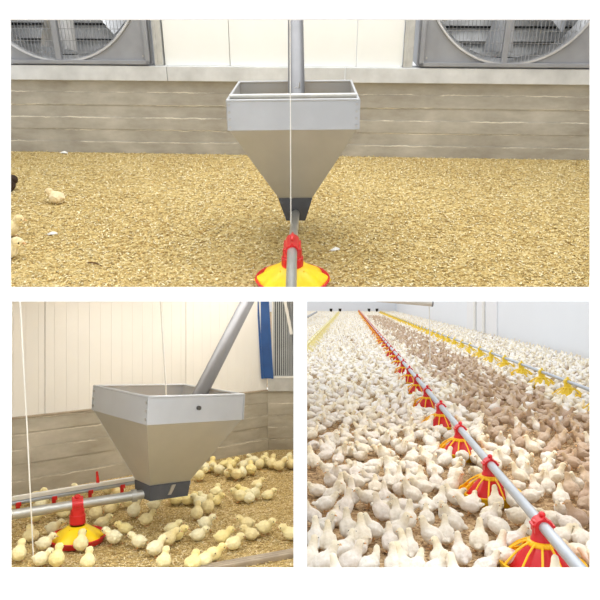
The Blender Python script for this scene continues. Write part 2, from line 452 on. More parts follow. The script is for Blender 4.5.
def finish_bird(me, h, age, legs_pose):
    """legs joined to the body mesh; 'yel' marks how yellow the down is (head most)"""
    n = len(me.vertices)
    bm = bmesh.new(); bm.from_mesh(me)
    for f in bm.faces: f.smooth = True
    if legs_pose: add_legs(bm, legs_pose, age, 1)
    bm.to_mesh(me); bm.free()
    co = np.zeros(len(me.vertices) * 3); me.vertices.foreach_get('co', co); co = co.reshape(-1, 3)
    d = np.linalg.norm(co - np.array(h[0]), axis=1)
    rr = 0.075 if age == 'broiler' else 0.055
    y = np.clip(1.1 - d / rr, 0, 1) * (0.8 if age == 'broiler' else 0.45)
    at = me.attributes.new('yel', 'FLOAT', 'POINT'); at.data.foreach_set('value', y.astype(np.float32))
    me.polygons.foreach_set('use_smooth', [True] * len(me.polygons))
    return me

for age, vox in (('broiler', 0.0075), ('chick', 0.0048)):
    for p in POSES:
        body, h, hd = bird_parts(p, age)
        me = finish_bird(blob(body + [(h[0], h[1], (0, 0, 0))], vox, 3 if age == 'chick' else 4, fluff=(.010, .016) if age == 'broiler' else (.0085, .010)), h, age, p)
        me.name = 'body_' + age + '_' + p
        me.materials.append(MT['feather']); me.materials.append(MT['shank'])
        bits = {}
        for nm in ('beak', 'eye_l', 'eye_r'):
            bm = bmesh.new(); add_bits(bm, h, hd, age, (nm,))
            bmesh.ops.recalc_face_normals(bm, faces=bm.faces[:])
            m = bpy.data.meshes.new(nm); bm.to_mesh(m); bm.free()
            m.polygons.foreach_set('use_smooth', [True] * len(m.polygons))
            m.materials.append(MT['beak'] if nm == 'beak' else MT['eye'])
            bits[nm] = m
        # far birds of the flock that are still things: body, beak and eyes in one mesh
        m1 = me.copy(); bm = bmesh.new(); bm.from_mesh(m1)
        add_bits(bm, h, hd, age, ('beak', 'eye_l', 'eye_r'), {'beak': 1, 'eye': 2})
        bm.to_mesh(m1); bm.free(); m1.materials.append(MT['eye'])
        m1.polygons.foreach_set('use_smooth', [True] * len(m1.polygons))
        BIRD[age, p] = (me, bits, m1)

PROTO = {}
def bird(name, age, pose, M, color, label, group, parts=True):
    me, bits, m1 = BIRD[age, pose]
    key = (age, pose, parts)
    if key not in PROTO:
        o = bpy.data.objects.new(name, me if parts else m1)
        kids = []
        if parts:
            for nm in ('beak', 'eye_l', 'eye_r'):
                c = bpy.data.objects.new('beak' if nm == 'beak' else 'eye', bits[nm]); c.parent = o
                kids.append(c)
        PROTO[key] = (o, kids)
    else:
        src, sk = PROTO[key]
        o = src.copy(); o.name = name
        kids = []
        for c0 in sk:
            c = c0.copy(); c.parent = o; kids.append(c)
    COL.objects.link(o)
    for c in kids: COL.objects.link(c)
    o.matrix_world = M
    o.color = color
    return tag(o, label, 'chick', group)

ORD = ['first', 'second', 'third', 'fourth', 'fifth', 'sixth', 'seventh', 'eighth', 'ninth', 'tenth', 'eleventh', 'twelfth', 'thirteenth', 'fourteenth',
       'fifteenth', 'sixteenth', 'seventeenth', 'eighteenth', 'nineteenth', 'twentieth']
def nth(i, n):
    if n == 1: return 'only one'
    if i == 0: return 'leftmost'
    if i == n - 1: return 'rightmost'
    return (ORD[i] if i < 20 else '%dth' % (i + 1)) + ' from the left'
POSE_WORD = {'upright': 'upright', 'walk': 'standing', 'sit': 'sitting', 'turn': 'head-turned', 'peck': 'pecking'}

# ================================================================== camera
cam = bpy.data.cameras.new('camera'); co = bpy.data.objects.new('camera', cam)
COL.objects.link(co); co.location = (0, 0, HC); co.rotation_euler = (R(90), 0, 0)
cam.sensor_width = 36; cam.sensor_fit = 'HORIZONTAL'; cam.lens = 36 * F / 600; cam.clip_start = 0.05; cam.clip_end = 300
SC.camera = co

W0 = Frame(Matrix())

# ================================================================== the white wall with its three openings
D0 = 2.25; TH = 0.006
def opening(x0, y0, x1, y1):
    d = D0 + TH
    return ((x0 - 300) / F * d, (x1 - 300) / F * d, HC + (300 - y1) / F * d, HC + (300 - y0) / F * d)
OPN = [opening(11, 20, 589.5, 287), opening(11.5, 301.5, 293.5, 567.5), opening(307, 301.5, 589.5, 567.5)]
def wall_with_openings():
    bm = bmesh.new()
    xs = sorted({-4.2, 6.2} | {v for o in OPN for v in o[:2]}); zs = sorted({-0.0, 3.4} | {v for o in OPN for v in o[2:]})
    def solid(x, z): return not any(o[0] < x < o[1] and o[2] < z < o[3] for o in OPN)
    nx, nz = len(xs), len(zs)
    front = {}; back = {}
    def v(dic, i, k, y):
        if (i, k) not in dic: dic[i, k] = bm.verts.new((xs[i], y, zs[k]))
        return dic[i, k]
    cell = lambda i, k: 0 <= i < nx-1 and 0 <= k < nz-1 and solid((xs[i]+xs[i+1])/2, (zs[k]+zs[k+1])/2)
    for i in range(nx-1):
        for k in range(nz-1):
            if not cell(i, k): continue
            q = ((i,k),(i+1,k),(i+1,k+1),(i,k+1))
            bm.faces.new([v(front, a, b, D0) for a, b in q])
            bm.faces.new([v(back, a, b, D0+TH) for a, b in q][::-1])
            for (a, b), (di, dk) in zip(zip(q, q[1:]+q[:1]), ((0,-1),(1,0),(0,1),(-1,0))):
                if not cell(i+di, k+dk):
                    bm.faces.new((v(front,*a,D0), v(back,*a,D0+TH), v(back,*b,D0+TH), v(front,*b,D0)))
    return bm
struct('wall_front', wall_with_openings(), MT['white_wall'], 'white wall with one wide opening above two smaller openings')
bm = bmesh.new(); box(bm, (-0.012, D0+TH, 0), (0.012, 9.0, HC - 0.004))
struct('wall_middle', bm, MT['white_wall'], 'white partition between the two lower barn views')

# ================================================================== UPPER VIEW: raked barn floor, hopper, fans
TILT = R(26.9); H1 = 1.33
M1 = Matrix.Translation((0, 0, HC)) @ Matrix.Rotation(TILT, 4, 'X') @ Matrix.Translation((0, 0, -H1))
U = Frame(M1)            # local z = 0 is the litter
aL = U.floor(11, 150.5); aR = U.floor(589, 159.5)
yaw = math.atan2(aR.y - aL.y, aR.x - aL.x)
mid = U.floor(300, 155.5)
MW = M1 @ Matrix.Translation(mid) @ Matrix.Rotation(yaw, 4, 'Z')
WU = Frame(MW)           # wall frame: x along, y into the wall, z up from the litter
def wu(px, py, y=0.0): return WU.hit(px, py, 1, y)
near = U.floor(300, 291).y
bm = bmesh.new(); box(bm, (-3.2, near, -0.03), (3.2, mid.y + 0.6, 0))
struct('floor', bm, MT['litter1'], 'golden wood shaving litter floor of the upper view', M1)
flk1 = [(164, 138, 86), (206, 184, 124), (218, 199, 142), (230, 214, 164), (240, 228, 188), (194, 168, 108)]
def keep1(x, y):
    return (y < mid.y + (x - mid.x) * math.tan(yaw) - 0.01)
flakes('wood_shavings', M1, ((-2.6, 2.6), (near + 0.02, mid.y + 0.4)), 64000, (0.007, 0.019), flk1, 'loose golden wood shavings strewn over the upper floor', 0, keep1)

zc = wu(300, 81.5).z            # top of the concrete
zl = wu(300, 66.5).z            # top of the zinc strip
ZT = wu(300, -130).z
# board marked concrete upstand: five boards, each set a few millimetres off the next
bm = bmesh.new(); nb = 6
for i in range(nb):
    o = [0, .006, .002, .009, .003, .007][i]
    box(bm, (-3.3, -0.004 + o - 0.008, zc * i / nb - (0.02 if i == 0 else 0)), (3.3, 0.12, zc * (i + 1) / nb), 0.003)
struct('baseboard_back', bm, MT['conc1'], 'grey board-marked concrete upstand below the fans', MW)
bm = bmesh.new()
for x0, x1 in ((-3.3, -2.35), (-2.348, wu(168, 70).x), (wu(168, 70).x + 0.003, wu(300, 70).x + .35), (wu(300, 70).x + 0.354, 3.3)):
    box(bm, (x0, -0.045, zc), (x1, 0.12, zl), 0.004)
struct('trim_1', bm, MT['galv_stained'], 'stained zinc strip running along the concrete under the fans', MW)
# cream panels with narrow seams
fl = wu(64.5, -24, -0.03); fr = wu(508, -19, -0.03)
fl.x = wu(62, 52, -.03).x; fr.x = wu(508, 60, -.03).x
FR_ = 0.5 * ((wu(64.5 + 82, -24, -0.03).x - fl.x) + (wu(508 + 87, -19, -0.03).x - fr.x))
HL = wu(149.5, 50, -.03).x - fl.x; HR = fr.x - wu(419, 60, -.03).x
FL_ = wu(64.5 + 82, -24, -.03).x - fl.x; FRR = wu(508 + 87, -19, -.03).x - fr.x
FL_ = HL * .96; FRR = HR * .965
fl.z = max(fl.z, zl + FL_ + .035); fr.z = max(fr.z, zl + FRR + .035)
bm = bmesh.new()
seams = [wu(163, 40).x, wu(229, 40).x, wu(357, 40).x, wu(404, 40).x]
for a, b in zip(seams, seams[1:]):
    box(bm, (a + 0.002, 0.0, zl), (b - 0.002, 0.10, ZT), 0.004)
box(bm, (-3.3, 0.0, zl), (fl.x - HL - .02, 0.1, ZT)); box(bm, (fr.x + HR + .02, 0, zl), (3.4, .1, ZT))
box(bm, (fl.x - HL - .02, 0.0, fl.z + HL + 0.02), (fl.x + HL + .02, 0.10, ZT)); box(bm, (fr.x - HR - .02, 0.0, fr.z + HR + 0.02), (fr.x + HR + .02, 0.10, ZT))
struct('wall_back', bm, MT['panel1'], 'cream insulated panels of the upper back wall between the two fans', MW)
bm = bmesh.new()
for a, b in ((wu(153.5, 40).x, wu(162, 40).x), (wu(404.5, 40).x, wu(414, 40).x)):
    box(bm, (a, -0.03, zl), (b, 0.05, ZT), 0.006)
    box(bm, ((a * .75 + b * .25), -0.036, zl), ((a * .6 + b * .4), -0.028, ZT), 0.002)
struct('trim_2', bm, MT['galv'], 'zinc corner posts beside the two fans', MW)

def fan(c, rad, half, ang, label):
    Mf = MW @ Matrix.Translation((c.x, 0, zl))
    cz = c.z - zl; 
    f = empty('exhaust_fan', Mf, label, 'fan', 'exhaust fans in the upper back wall')
    # front plate: square with a round hole, then the deep box
    bm = bmesh.new(); n = 64; y0 = -0.03; y1 = -0.012
    fz0 = 0.012
    def sq(a):
        x, z = math.cos(a), math.sin(a); s = half / max(abs(x), abs(z)); return (x * s, max(z * s, fz0 - cz + 0.0) if z < 0 else z * s)
    angs = sorted([2*math.pi*k/n for k in range(n)] )
    for ya, rev in ((y0, False), (y1, True)):
        for k in range(n):
            a, b = angs[k], angs[(k+1) % n]
            pa, pb = sq(a), sq(b)
            vs = [bm.verts.new((rad*math.cos(a), ya, cz + rad*math.sin(a))), bm.verts.new((pa[0], ya, cz + pa[1])),
                  bm.verts.new((pb[0], ya, cz + pb[1])), bm.verts.new((rad*math.cos(b), ya, cz + rad*math.sin(b)))]
            bm.faces.new(vs)
    # rolled outer flange
    lo = fz0; hi = cz + half
    box(bm, (-half, -0.055, lo), (half, -0.028, lo + 0.03), 0.004)
    box(bm, (-half, -0.055, lo), (-half + 0.035, -0.028, hi), 0.004)
    box(bm, (half - 0.035, -0.055, lo), (half, -0.028, hi), 0.004)
    box(bm, (-half, -0.055, hi - .03), (half, -0.028, hi), 0.004)
    for s in (-1, 1):
        box(bm, (s*half - 0.012, -0.012, lo), (s*half + 0.012, 0.42, hi))
    box(bm, (-half, -0.012, lo - 0.01), (half, 0.42, lo + 0.012)); box(bm, (-half, -0.012, hi - 0.012), (half, 0.42, hi + 0.01))
    obj('housing', bm, MT['fan_grey'], f)
    # venturi ring
    bm = bmesh.new(); prof = [(rad + .012, -.046), (rad + .016, -.04), (rad + .014, -.03), (rad - .004, -.012), (rad - .02, .10), (rad - .026, .10), (rad - .012, -.02), (rad - .002, -.046)]
    lathe(bm, prof, 72, closed=True)
    bmesh.ops.transform(bm, matrix=Matrix.Translation((0, 0, cz)) @ Matrix(((1,0,0,0),(0,0,1,0),(0,1,0,0),(0,0,0,1))), verts=bm.verts[:])
    obj('venturi_ring', bm, MT['fan_ring'], f, smooth=40)
    # louvre shutter behind, dark shaft
    bm = bmesh.new(); ns = 11
    for k in range(ns):
        z = lo + 0.03 + (hi - lo - 0.06) * k / ns; dz = (hi - lo - .06) / ns
        hexa(bm, [(-half + .03, .35, z), (half - .03, .35, z), (half - .03, .33, z + .004), (-half + .03, .33, z + .004)],
             [(-half + .03, .395, z + dz * .8), (half - .03, .395, z + dz * .8), (half - .03, .385, z + dz * .8 + .004), (-half + .03, .385, z + dz * .8 + .004)])
    obj('shutter', bm, MT['louver'], f)
    bm = bmesh.new(); box(bm, (-half, .41, lo), (half, .43, hi)); obj('back_panel', bm, MT['dark'], f)
    # blades and hub
    for k in range(6):
        a = ang + k * math.pi / 3; rl = rad - 0.06
        bm = bmesh.new(); rows = []
        for t in np.linspace(0, 1, 7):
            r_ = 0.10 + (rl - 0.10) * t; w = 0.07 + 0.075 * t; pitch = 0.75 - 0.3 * t
            row = []
            for s in (-1, -.33, .33, 1):
                u_ = s * w; yy = 0.17 + u_ * math.sin(pitch) * .8 + 0.02 * (1 - s * s)
                ux = u_ * math.cos(pitch)
                row.append((r_ * math.cos(a) - ux * math.sin(a), yy, cz + r_ * math.sin(a) + ux * math.cos(a)))
            rows.append(row)
        for sgn in (0, .004):
            vv = [[bm.verts.new((p[0], p[1] + sgn, p[2])) for p in row] for row in rows]
            for r0, r1 in zip(vv, vv[1:]):
                for i in range(3): bm.faces.new((r0[i], r0[i+1], r1[i+1], r1[i]))
        obj('blade', bm, MT['blade'], f, smooth=50)
    bm = bmesh.new(); tube(bm, [(0, .08, cz), (0, .24, cz)], .11, 28); obj('hub', bm, MT['galv'], f, smooth=40)
    # vertical support post and wire guard
    bm = bmesh.new(); off = -0.03
    box(bm, (off - .022, -.045, lo + .02), (off + .022, -.004, hi - .03), .004); obj('support_post', bm, MT['fan_grey'], f)
    bm = bmesh.new(); g = 0.028; k = -rad + g / 2
    while k < rad:
        h_ = math.sqrt(max(0, rad*rad - k*k)) - .004
        box(bm, (k - .0018, -.026, cz - h_), (k + .0018, -.0225, cz + h_))
        k += g
    k = -rad + 0.06
    while k < rad:
        h_ = math.sqrt(max(0, rad*rad - k*k)) - .004
        box(bm, (-h_, -.0225, cz + k - .0022), (h_, -.019, cz + k + .0022)); k += 0.085
    obj('wire_guard', bm, MT['wire'], f)
    for s in (-1, 1):
        for q in range(4):
            bm = bmesh.new(); x = s * (half - .055); z = lo + .06 + q * .3
            tube(bm, [(x, -.036, z), (x, -.03, z)], .008, 8); obj('bolt', bm, MT['bolt_pale'], f)
    return f
fan(fl, FL_, HL, R(-100), 'grey exhaust fan at the upper left with dim blades behind wire guard')
fan(fr, FRR, HR, R(-94), 'grey exhaust fan at the upper right with a bright shining blade')

# ---------------- hoppers
def hopper(M, W, dims, label, group, bolts, rod, side_bolt):
    D, hs, wn, dn, zt, wb, db, zb = dims
    h = empty('feed_hopper', M, label, 'hopper', group)
    w, d = W/2, D/2; t = 0.006
    bm = bmesh.new()
    # four plates with rolled rim
    box(bm, (-w, -d, -hs), (w, -d + t, 0)); box(bm, (-w, d - t, -hs), (w, d, 0))
    box(bm, (-w, -d + t, -hs), (-w + t, d - t, 0)); box(bm, (w - t, -d + t, -hs), (w, d - t, 0))
    for s in (-1, 1):
        tube(bm, [(-w, s * (d - .003), 0), (w, s * (d - .003), 0)], .007, 8); tube(bm, [(s * (w - .003), -d, 0), (s * (w - .003), d, 0)], .007, 8)
        # folded corner flange
        for q in (-1, 1):
            box(bm, (s * w - .002, q * d - .002 if q > 0 else q * d - .003, -hs), (s * w + .004 * s + .001, q * d + .003, 0))
    obj('skirt', bm, MT['hop_skirt'], h)
    bm = bmesh.new()
    a = [(-w + .004, -d + .004, -hs + .004), (w - .004, -d + .004, -hs + .004), (w - .004, d - .004, -hs + .004), (-w + .004, d - .004, -hs + .004)]
    b = [(-wn/2, -dn/2, -zt), (wn/2, -dn/2, -zt), (wn/2, dn/2, -zt), (-wn/2, dn/2, -zt)]
    A = [bm.verts.new(v) for v in a]; B = [bm.verts.new(v) for v in b]
    A2 = [bm.verts.new((v[0]*.985, v[1]*.985, v[2])) for v in a]; B2 = [bm.verts.new((v[0]*.95, v[1]*.95, v[2])) for v in b]
    for i in range(4):
        j = (i+1) % 4
        bm.faces.new((A[i], B[i], B[j], A[j])); bm.faces.new((A2[i], A2[j], B2[j], B2[i])); bm.faces.new((A[i], A[j], A2[j], A2[i])); bm.faces.new((B[i], B2[i], B2[j], B[j]))
    obj('funnel', bm, MT['hop_funnel'], h)
    # seam flanges down the four edges of the funnel
    bm = bmesh.new()
    for i in range(4):
        tube(bm, [a[i], b[i]], .0018, 6)
    obj('seam', bm, MT['hop_funnel'], h)
    bm = bmesh.new()
    e = .006
    hexa(bm, [(-wb/2, -db/2, -zb), (wb/2, -db/2, -zb), (wb/2, db/2, -zb), (-wb/2, db/2, -zb)],
         [(-wn/2 - e, -dn/2 - e, -zt + .004), (wn/2 + e, -dn/2 - e, -zt + .004), (wn/2 + e, dn/2 + e, -zt + .004), (-wn/2 - e, dn/2 + e, -zt + .004)])
    obj('outlet_box', bm, MT['dark_plastic'], h)
    bm = bmesh.new()
    hexa(bm, [(wb/2 - .004, -.012, -zb + .02), (wb/2 + .006, -.012, -zb + .02), (wb/2 + .006, .006, -zb + .02), (wb/2 - .004, .006, -zb + .02)],
         [(wn/2 - .006, .006, -zt - .004), (wn/2 + .012, .006, -zt - .004), (wn/2 + .012, .03, -zt - .004), (wn/2 - .006, .03, -zt - .004)])
    obj('latch', bm, MT['bolt_pale'], h)
    for (x, z) in bolts:
        bm = bmesh.new(); tube(bm, [(x * w, -d - .006, -hs * z), (x * w, -d + .002, -hs * z)], .0065, 10); obj('rivet', bm, MT['bolt_pale'], h)
    if side_bolt:
        bm = bmesh.new(); tube(bm, [(w - .002, 0, -hs * .45), (w + .012, 0, -hs * .45)], .011, 10); obj('bolt', bm, MT['bolt'], h)
    if rod:
        bm = bmesh.new(); tube(bm, [(-w + t, -d + .10, .001), (w - t, -d + .10, .001)], .016, 14); obj('cross_rod', bm, MT['galv'], h, smooth=60)
    return h

def feed_pile(M, W, dims, label, zf, tip):
    """heap of feed lying inside the funnel, following its sides"""
    D, hs, wn, dn, zt = dims[:5]
    k = (zf - hs) / (zt - hs)
    w = (W/2) * (1 - k) + (wn/2) * k - .012; d = (D/2) * (1 - k) + (dn/2) * k - .012
    bm = bmesh.new(); n = 18; g = {}
    for i in range(n):
        for j in range(n):
            x = -w + 2*w*i/(n-1); y = -d + 2*d*j/(n-1)
            r = math.hypot((x - tip[0]*w)/w, (y - tip[1]*d)/d)
            g[i, j] = bm.verts.new((x, y, -zf + max(0, .07 * (1 - r)) + .006 * math.sin(9*i) * math.cos(7*j) * (0 < i < n-1) * (0 < j < n-1)))
    for i in range(n-1):
        for j in range(n-1): bm.faces.new((g[i,j], g[i+1,j], g[i+1,j+1], g[i,j+1]))
    bw, bd = wn/2 * .9, dn/2 * .9
    c = [bm.verts.new(v) for v in ((-bw,-bd,-zt), (bw,-bd,-zt), (bw,bd,-zt), (-bw,bd,-zt))]
    e0 = [g[i,0] for i in range(n)]; e1 = [g[n-1,j] for j in range(n)]; e2 = [g[i,n-1] for i in range(n-1,-1,-1)]; e3 = [g[0,j] for j in range(n-1,-1,-1)]
    for e, a, b in ((e0, c[0], c[1]), (e1, c[1], c[2]), (e2, c[2], c[3]), (e3, c[3], c[0])): bm.faces.new(e + [b, a])
    bm.faces.new(c[::-1])
    o = obj('chicken_feed', bm, MT['feed'], None, M, smooth=40)
    return tag(o, label, 'feed', None, 'stuff')

def pose(rx, ry, rz, t): 
    Rm = Matrix.Rotation(R(rx), 4, 'X') @ Matrix.Rotation(R(ry), 4, 'Y') @ Matrix.Rotation(R(rz), 4, 'Z')
    return Matrix.Translation((t[0], t[1], t[2] + HC)) @ Rm
MH1 = pose(26.86, -.7, -.67, (-.032, 3.405, 1.116)); W1 = 0.65; DM1 = (.622, .143, .179, .174, .57, .109, .136, .707)
riv = [(s * .965, z) for s in (-1, 1) for z in (.14, .38, .62, .88)]
hopper(MH1, W1, DM1, 'square zinc feed hopper under a vertical grey tube on bare golden litter', 'feed hoppers', riv, True, False)
feed_pile(MH1, W1, DM1, 'golden feed inside the upper hopper', .12 + .08, (0, .2))
# auger tube coming down into the hopper
I1 = MH1.inverted()
FH1 = Frame(MH1)
pa = FH1.hit(296.5, 92, 1, .10); pb = FH1.hit(295.5, 14, 1, .62); pc = pb + (pb - pa) * .6
bm = bmesh.new(); dn_ = (pa - pb).normalized()
tube(bm, [pc, pa + dn_ * .10], .046, 24)
o = obj('auger_tube', bm, MT['tube'], None, MH1, smooth=50); tag(o, 'grey auger tube coming straight down into the upper hopper', 'tube', 'auger tubes')
sx = (pb - pa).normalized()
bm = bmesh.new(); q = pa + sx * .02 + Vector((0, -.05, 0))
tube(bm, [q + Vector((.018*math.cos(a), -.002, .018*math.sin(a))) for a in np.linspace(.3, 5.6, 14)] + [q + Vector((.02, -.002, .045))], .0035, 6)
obj('hook', bm, MT['bolt_pale'], o)

# ---------------- feeders
def saddle(bm, r_pipe, r, z0, z1, zp):
    """collar from z0 up, over the pipe (axis along x at height zp) to a peaked hood"""
    lathe(bm, [(r, z0), (r * 1.02, z0 + .012), (r * .94, z0 + .02), (r * .88, zp - r_pipe * .4)], 24)

def feeder_parts_dome(f, s, near):
    """red cone under a yellow cage, red collar and hood; pan underneath"""
    bm = bmesh.new(); lathe(bm, [(.165*s, 0.0), (.175*s, .012*s), (.178*s, .05*s), (.172*s, .05*s), (.165*s, .018*s), (.05*s, .012*s)], 40)
    obj('pan', bm, MT['yellow3'], f, smooth=40)
    bm = bmesh.new()
    lathe(bm, [(.138*s, .022*s), (.136*s, .035*s), (.108*s, .075*s), (.078*s, .112*s), (.056*s, .138*s), (.05*s, .142*s), (.046*s, .142*s), (.10*s, .072*s), (.128*s, .024*s)], 48,
          mod=lambda a, i: 1 + (.035 * math.cos(8*a) if i in (1,2,3) else 0), closed=True)
    obj('cone', bm, MT['red3'], f, smooth=50)
    bm = bmesh.new(); lathe(bm, [(.062*s, .128*s), (.066*s, .136*s), (.062*s, .15*s), (.046*s, .152*s), (.046*s, .13*s)], 36, closed=True)
    lathe(bm, [(.176*s, .044*s), (.184*s, .048*s), (.184*s, .058*s), (.174*s, .058*s)], 40, closed=True)
    g = obj('grille', bm, MT['yellow3'], f, smooth=40)
    for k in range(12):
        a = 2*math.pi*(k + .5)/12
        bm = bmesh.new()
        tube(bm, [(r*s*math.cos(a), r*s*math.sin(a), z*s) for r, z in ((.058,.143), (.085,.133), (.118,.112), (.15,.082), (.178,.055))], .0052*s, 6)
        obj('rib', bm, MT['yellow3'], g, smooth=50)
    bm = bmesh.new(); lathe(bm, [(.046*s, .13*s), (.05*s, .145*s), (.048*s, .16*s), (.042*s, .17*s), (.039*s, .235*s), (.03*s, .238*s)], 28); obj('collar', bm, MT['red3'], f, smooth=35)
    bm = bmesh.new(); hood(bm, s, .2165*s); obj('hood', bm, MT['red3'], f, smooth=35)

def hood(bm, s, zp):
    """clamp that wraps over the pipe: arched cap, peak and two ears; pipe along x"""
    r = .034*s; n = 12; L = .036*s
    A = []
    for x in (-L, L):
        A.append([bm.verts.new((x, 1.15*r*math.cos(math.pi*k/n), zp + (r*1.0*math.sin(math.pi*k/n) + (.012*s if k == n//2 else 0)))) for k in range(n+1)] +
                 [bm.verts.new((x, -1.15*r, zp - .03*s)), bm.verts.new((x, 1.15*r, zp - .03*s))])
    m = len(A[0])
    for k in range(m):
        bm.faces.new((A[0][k], A[0][(k+1) % m], A[1][(k+1) % m], A[1][k]))
    bm.faces.new(A[0][::-1]); bm.faces.new(A[1])
    ball(bm, (0, 0, zp + .045*s), (.022*s, .015*s, .014*s), None, 2)
    for sg in (-1, 1):
        box(bm, (-.03*s, sg*.036*s - .012*s, zp - .004*s), (.03*s, sg*.036*s + .012*s, zp + .007*s), .002)
    
def feeder_parts_open(f, s, ribs=8):
    """red pan, yellow fluted inner cone, red drop tube with hood"""
    bm = bmesh.new(); lathe(bm, [(.10*s, .006), (.150*s, .004), (.168*s, .016*s), (.178*s, .046*s), (.184*s, .05*s), (.178*s, .055*s), (.168*s, .05*s), (.155*s, .024*s), (.09*s, .016*s)], 48)
    obj('pan', bm, MT['red'], f, smooth=40)
    bm = bmesh.new()
    lathe(bm, [(.160*s, .040*s), (.156*s, .048*s), (.110*s, .082*s), (.064*s, .112*s), (.046*s, .118*s), (.046*s, .110*s), (.104*s, .072*s), (.15*s, .038*s)], 64,
          mod=lambda a, i: 1 + (.075 * math.cos(ribs*a) if i in (0,1,7) else .03 * math.cos(ribs*a) if i in (2,6) else 0), closed=True)
    for k in range(4):
        a = math.pi/4 + k*math.pi/2
        tube(bm, [(.07*s*math.cos(a), .07*s*math.sin(a), .11*s), (.09*s*math.cos(a), .09*s*math.sin(a), .015*s)], .005*s, 6)
    obj('fluted_cone', bm, MT['yellow'], f, smooth=60)
    bm = bmesh.new(); lathe(bm, [(.053*s, .112*s), (.053*s, .16*s), (.047*s, .164*s), (.046*s, .20*s), (.03*s, .202*s)], 28)
    obj('drop_tube', bm, MT['red'], f, smooth=35)
    bm = bmesh.new(); hood(bm, s, .2165*s); obj('hood', bm, MT['red'], f, smooth=35)

# upper feeder and its pipe
s1 = .97; zp1 = .2165 * s1
nk = FH1.M @ Vector((0, -DM1[6]/2 - .002, -DM1[7] + .045))
nkU = U.I @ nk
pipe_dir = U.hit(291, 289, 2, zp1) - nkU; pipe_dir.normalize()
pz = U.hit(292.3, 246, 2, zp1)
ang1 = math.atan2(pipe_dir.y, pipe_dir.x)
o = empty('pan_feeder', M1 @ Matrix.Translation((pz.x, pz.y, 0)) @ Matrix.Rotation(ang1, 4, 'Z'), 'red and yellow pan feeder on the pipe below the upper hopper', 'feeder')
feeder_parts_open(o, s1)
for c in o.children:
    if c.name.startswith('fluted_cone'): c.scale = (1.1, 1.1, 1.0)
    if c.name.startswith('hood'): c.scale = (2.0, .86, 1.0)
bm = bmesh.new(); e1 = Vector((pz.x, pz.y, zp1)); tip = U.hit(291, 293, 2, zp1)
tube(bm, [nkU + (nkU - e1).normalized() * .03, e1, tip], .0225, 20)
o = obj('feed_pipe', bm, MT['pipe'], None, M1, smooth=50); tag(o, 'grey feed pipe from the upper hopper towards the viewer', 'pipe', 'feed pipes')
# cord in front of the hopper
bm = bmesh.new(); c0 = U.I @ FH1.M @ FH1.hit(291.5, 200, 1, -DM1[0]/2 - .03)
c0 = e1 + (nkU - e1) * .55 + Vector((-.018, 0, .015)); 
top = c0 + Vector((-.01, -.03, 1.55))
ct = U.hit(290, 14, 1, c0.y)
tube(bm, [c0, ct, ct + (ct - c0) * .3], .0026, 8)
o = obj('cord', bm, MT['rope'], None, M1); tag(o, 'thin white cord hanging in front of the upper hopper', 'cord')

# upper chicks and bits on the litter
def at1(px, py, a, s=1.0): 
    p = U.floor(px, py)
    return M1 @ Matrix.Translation(p) @ Matrix.Rotation(R(a), 4, 'Z') @ Matrix.Scale(s, 4)
CHICK_COL = [srgb((250, 240, 190)), srgb((250, 236, 172)), srgb((248, 242, 206)), srgb((244, 230, 178))]
bird('chick', 'chick', 'sit', at1(58, 203, 165, 1.15), srgb((242, 224, 184)), 'lone cream chick lying on the litter near the upper left fan', None)
bird('chick', 'chick', 'walk', at1(11, 238, 20, 1.25), srgb((244, 228, 182)), 'cream chick half hidden by the left edge, upper of the two', None)
bird('chick', 'chick', 'sit', at1(8, 258, 10, 1.35), srgb((246, 232, 190)), 'cream chick half hidden by the left edge, lower of the two', None)
def feather(px, py, a, s, label):
    bm = bmesh.new()
    rows = []
    for t in np.linspace(0, 1, 8):
        w = math.sin(math.pi * min(1, t * .95 + .03)) ** .7 * .3
        rows.append([bm.verts.new((t, -w, .05 + .12*math.sin(3*t))), bm.verts.new((t, 0, .16 + .2*math.sin(3*t))), bm.verts.new((t, w, .05 + .12*math.sin(3*t)))])
    low = [[bm.verts.new((v.co.x, v.co.y * .9, v.co.z - .06)) for v in r] for r in rows]
    for L_ in (rows, low):
        for r0, r1 in zip(L_, L_[1:]):
            for i in range(2): bm.faces.new((r0[i], r0[i+1], r1[i+1], r1[i]))
    tube(bm, [(-.25, 0, .04), (0, 0, .15), (.9, 0, .2)], [.02, .03, .012], 6)
    o = obj('feather', bm, MT['rope'], None, at1(px, py, a, s), smooth=60); return tag(o, label, 'feather', 'loose feathers')
feather(331, 251, 20, .05, 'small white feather on the litter right of the upper pan feeder')
feather(48, 235, 10, .055, 'small cream feather on the litter below the lone chick')
feather(61, 153.5, -5, .06, 'small white feather against the concrete under the left fan')
bm = bmesh.new()
for c, r_ in (((0,0,.05), (.05,.04,.05)), ((.03,.02,.08), (.035,.03,.035)), ((-.03,-.01,.04), (.04,.03,.04))): ball(bm, c, r_, None, 3)
o = obj('litter_clump', bm, MT['clump'], None, at1(10, 191, 0, .95), smooth=80); tag(o, 'dark brown clump at the left edge of the upper litter', 'clump')
bm = bmesh.new(); a_, b_ = U.floor(88, 262.5, .012), U.floor(102, 266, .008); tube(bm, [a_, (a_ + b_)/2 + Vector((0, .004, .006)), b_], [.004, .005, .002], 6)
o = obj('twig', bm, MT['twig'], None, M1); tag(o, 'short dark twig lying on the litter at upper left', 'twig')
bm = bmesh.new(); a_, b_ = U.floor(338, 269, .008), U.floor(368, 247, .01); tube(bm, [a_, (a_ + b_)/2 + Vector((.01, 0, .006)), b_], .0028, 6)
o = obj('straw', bm, MT['straw'], None, M1); tag(o, 'long pale straw lying right of the upper pan feeder', 'straw')

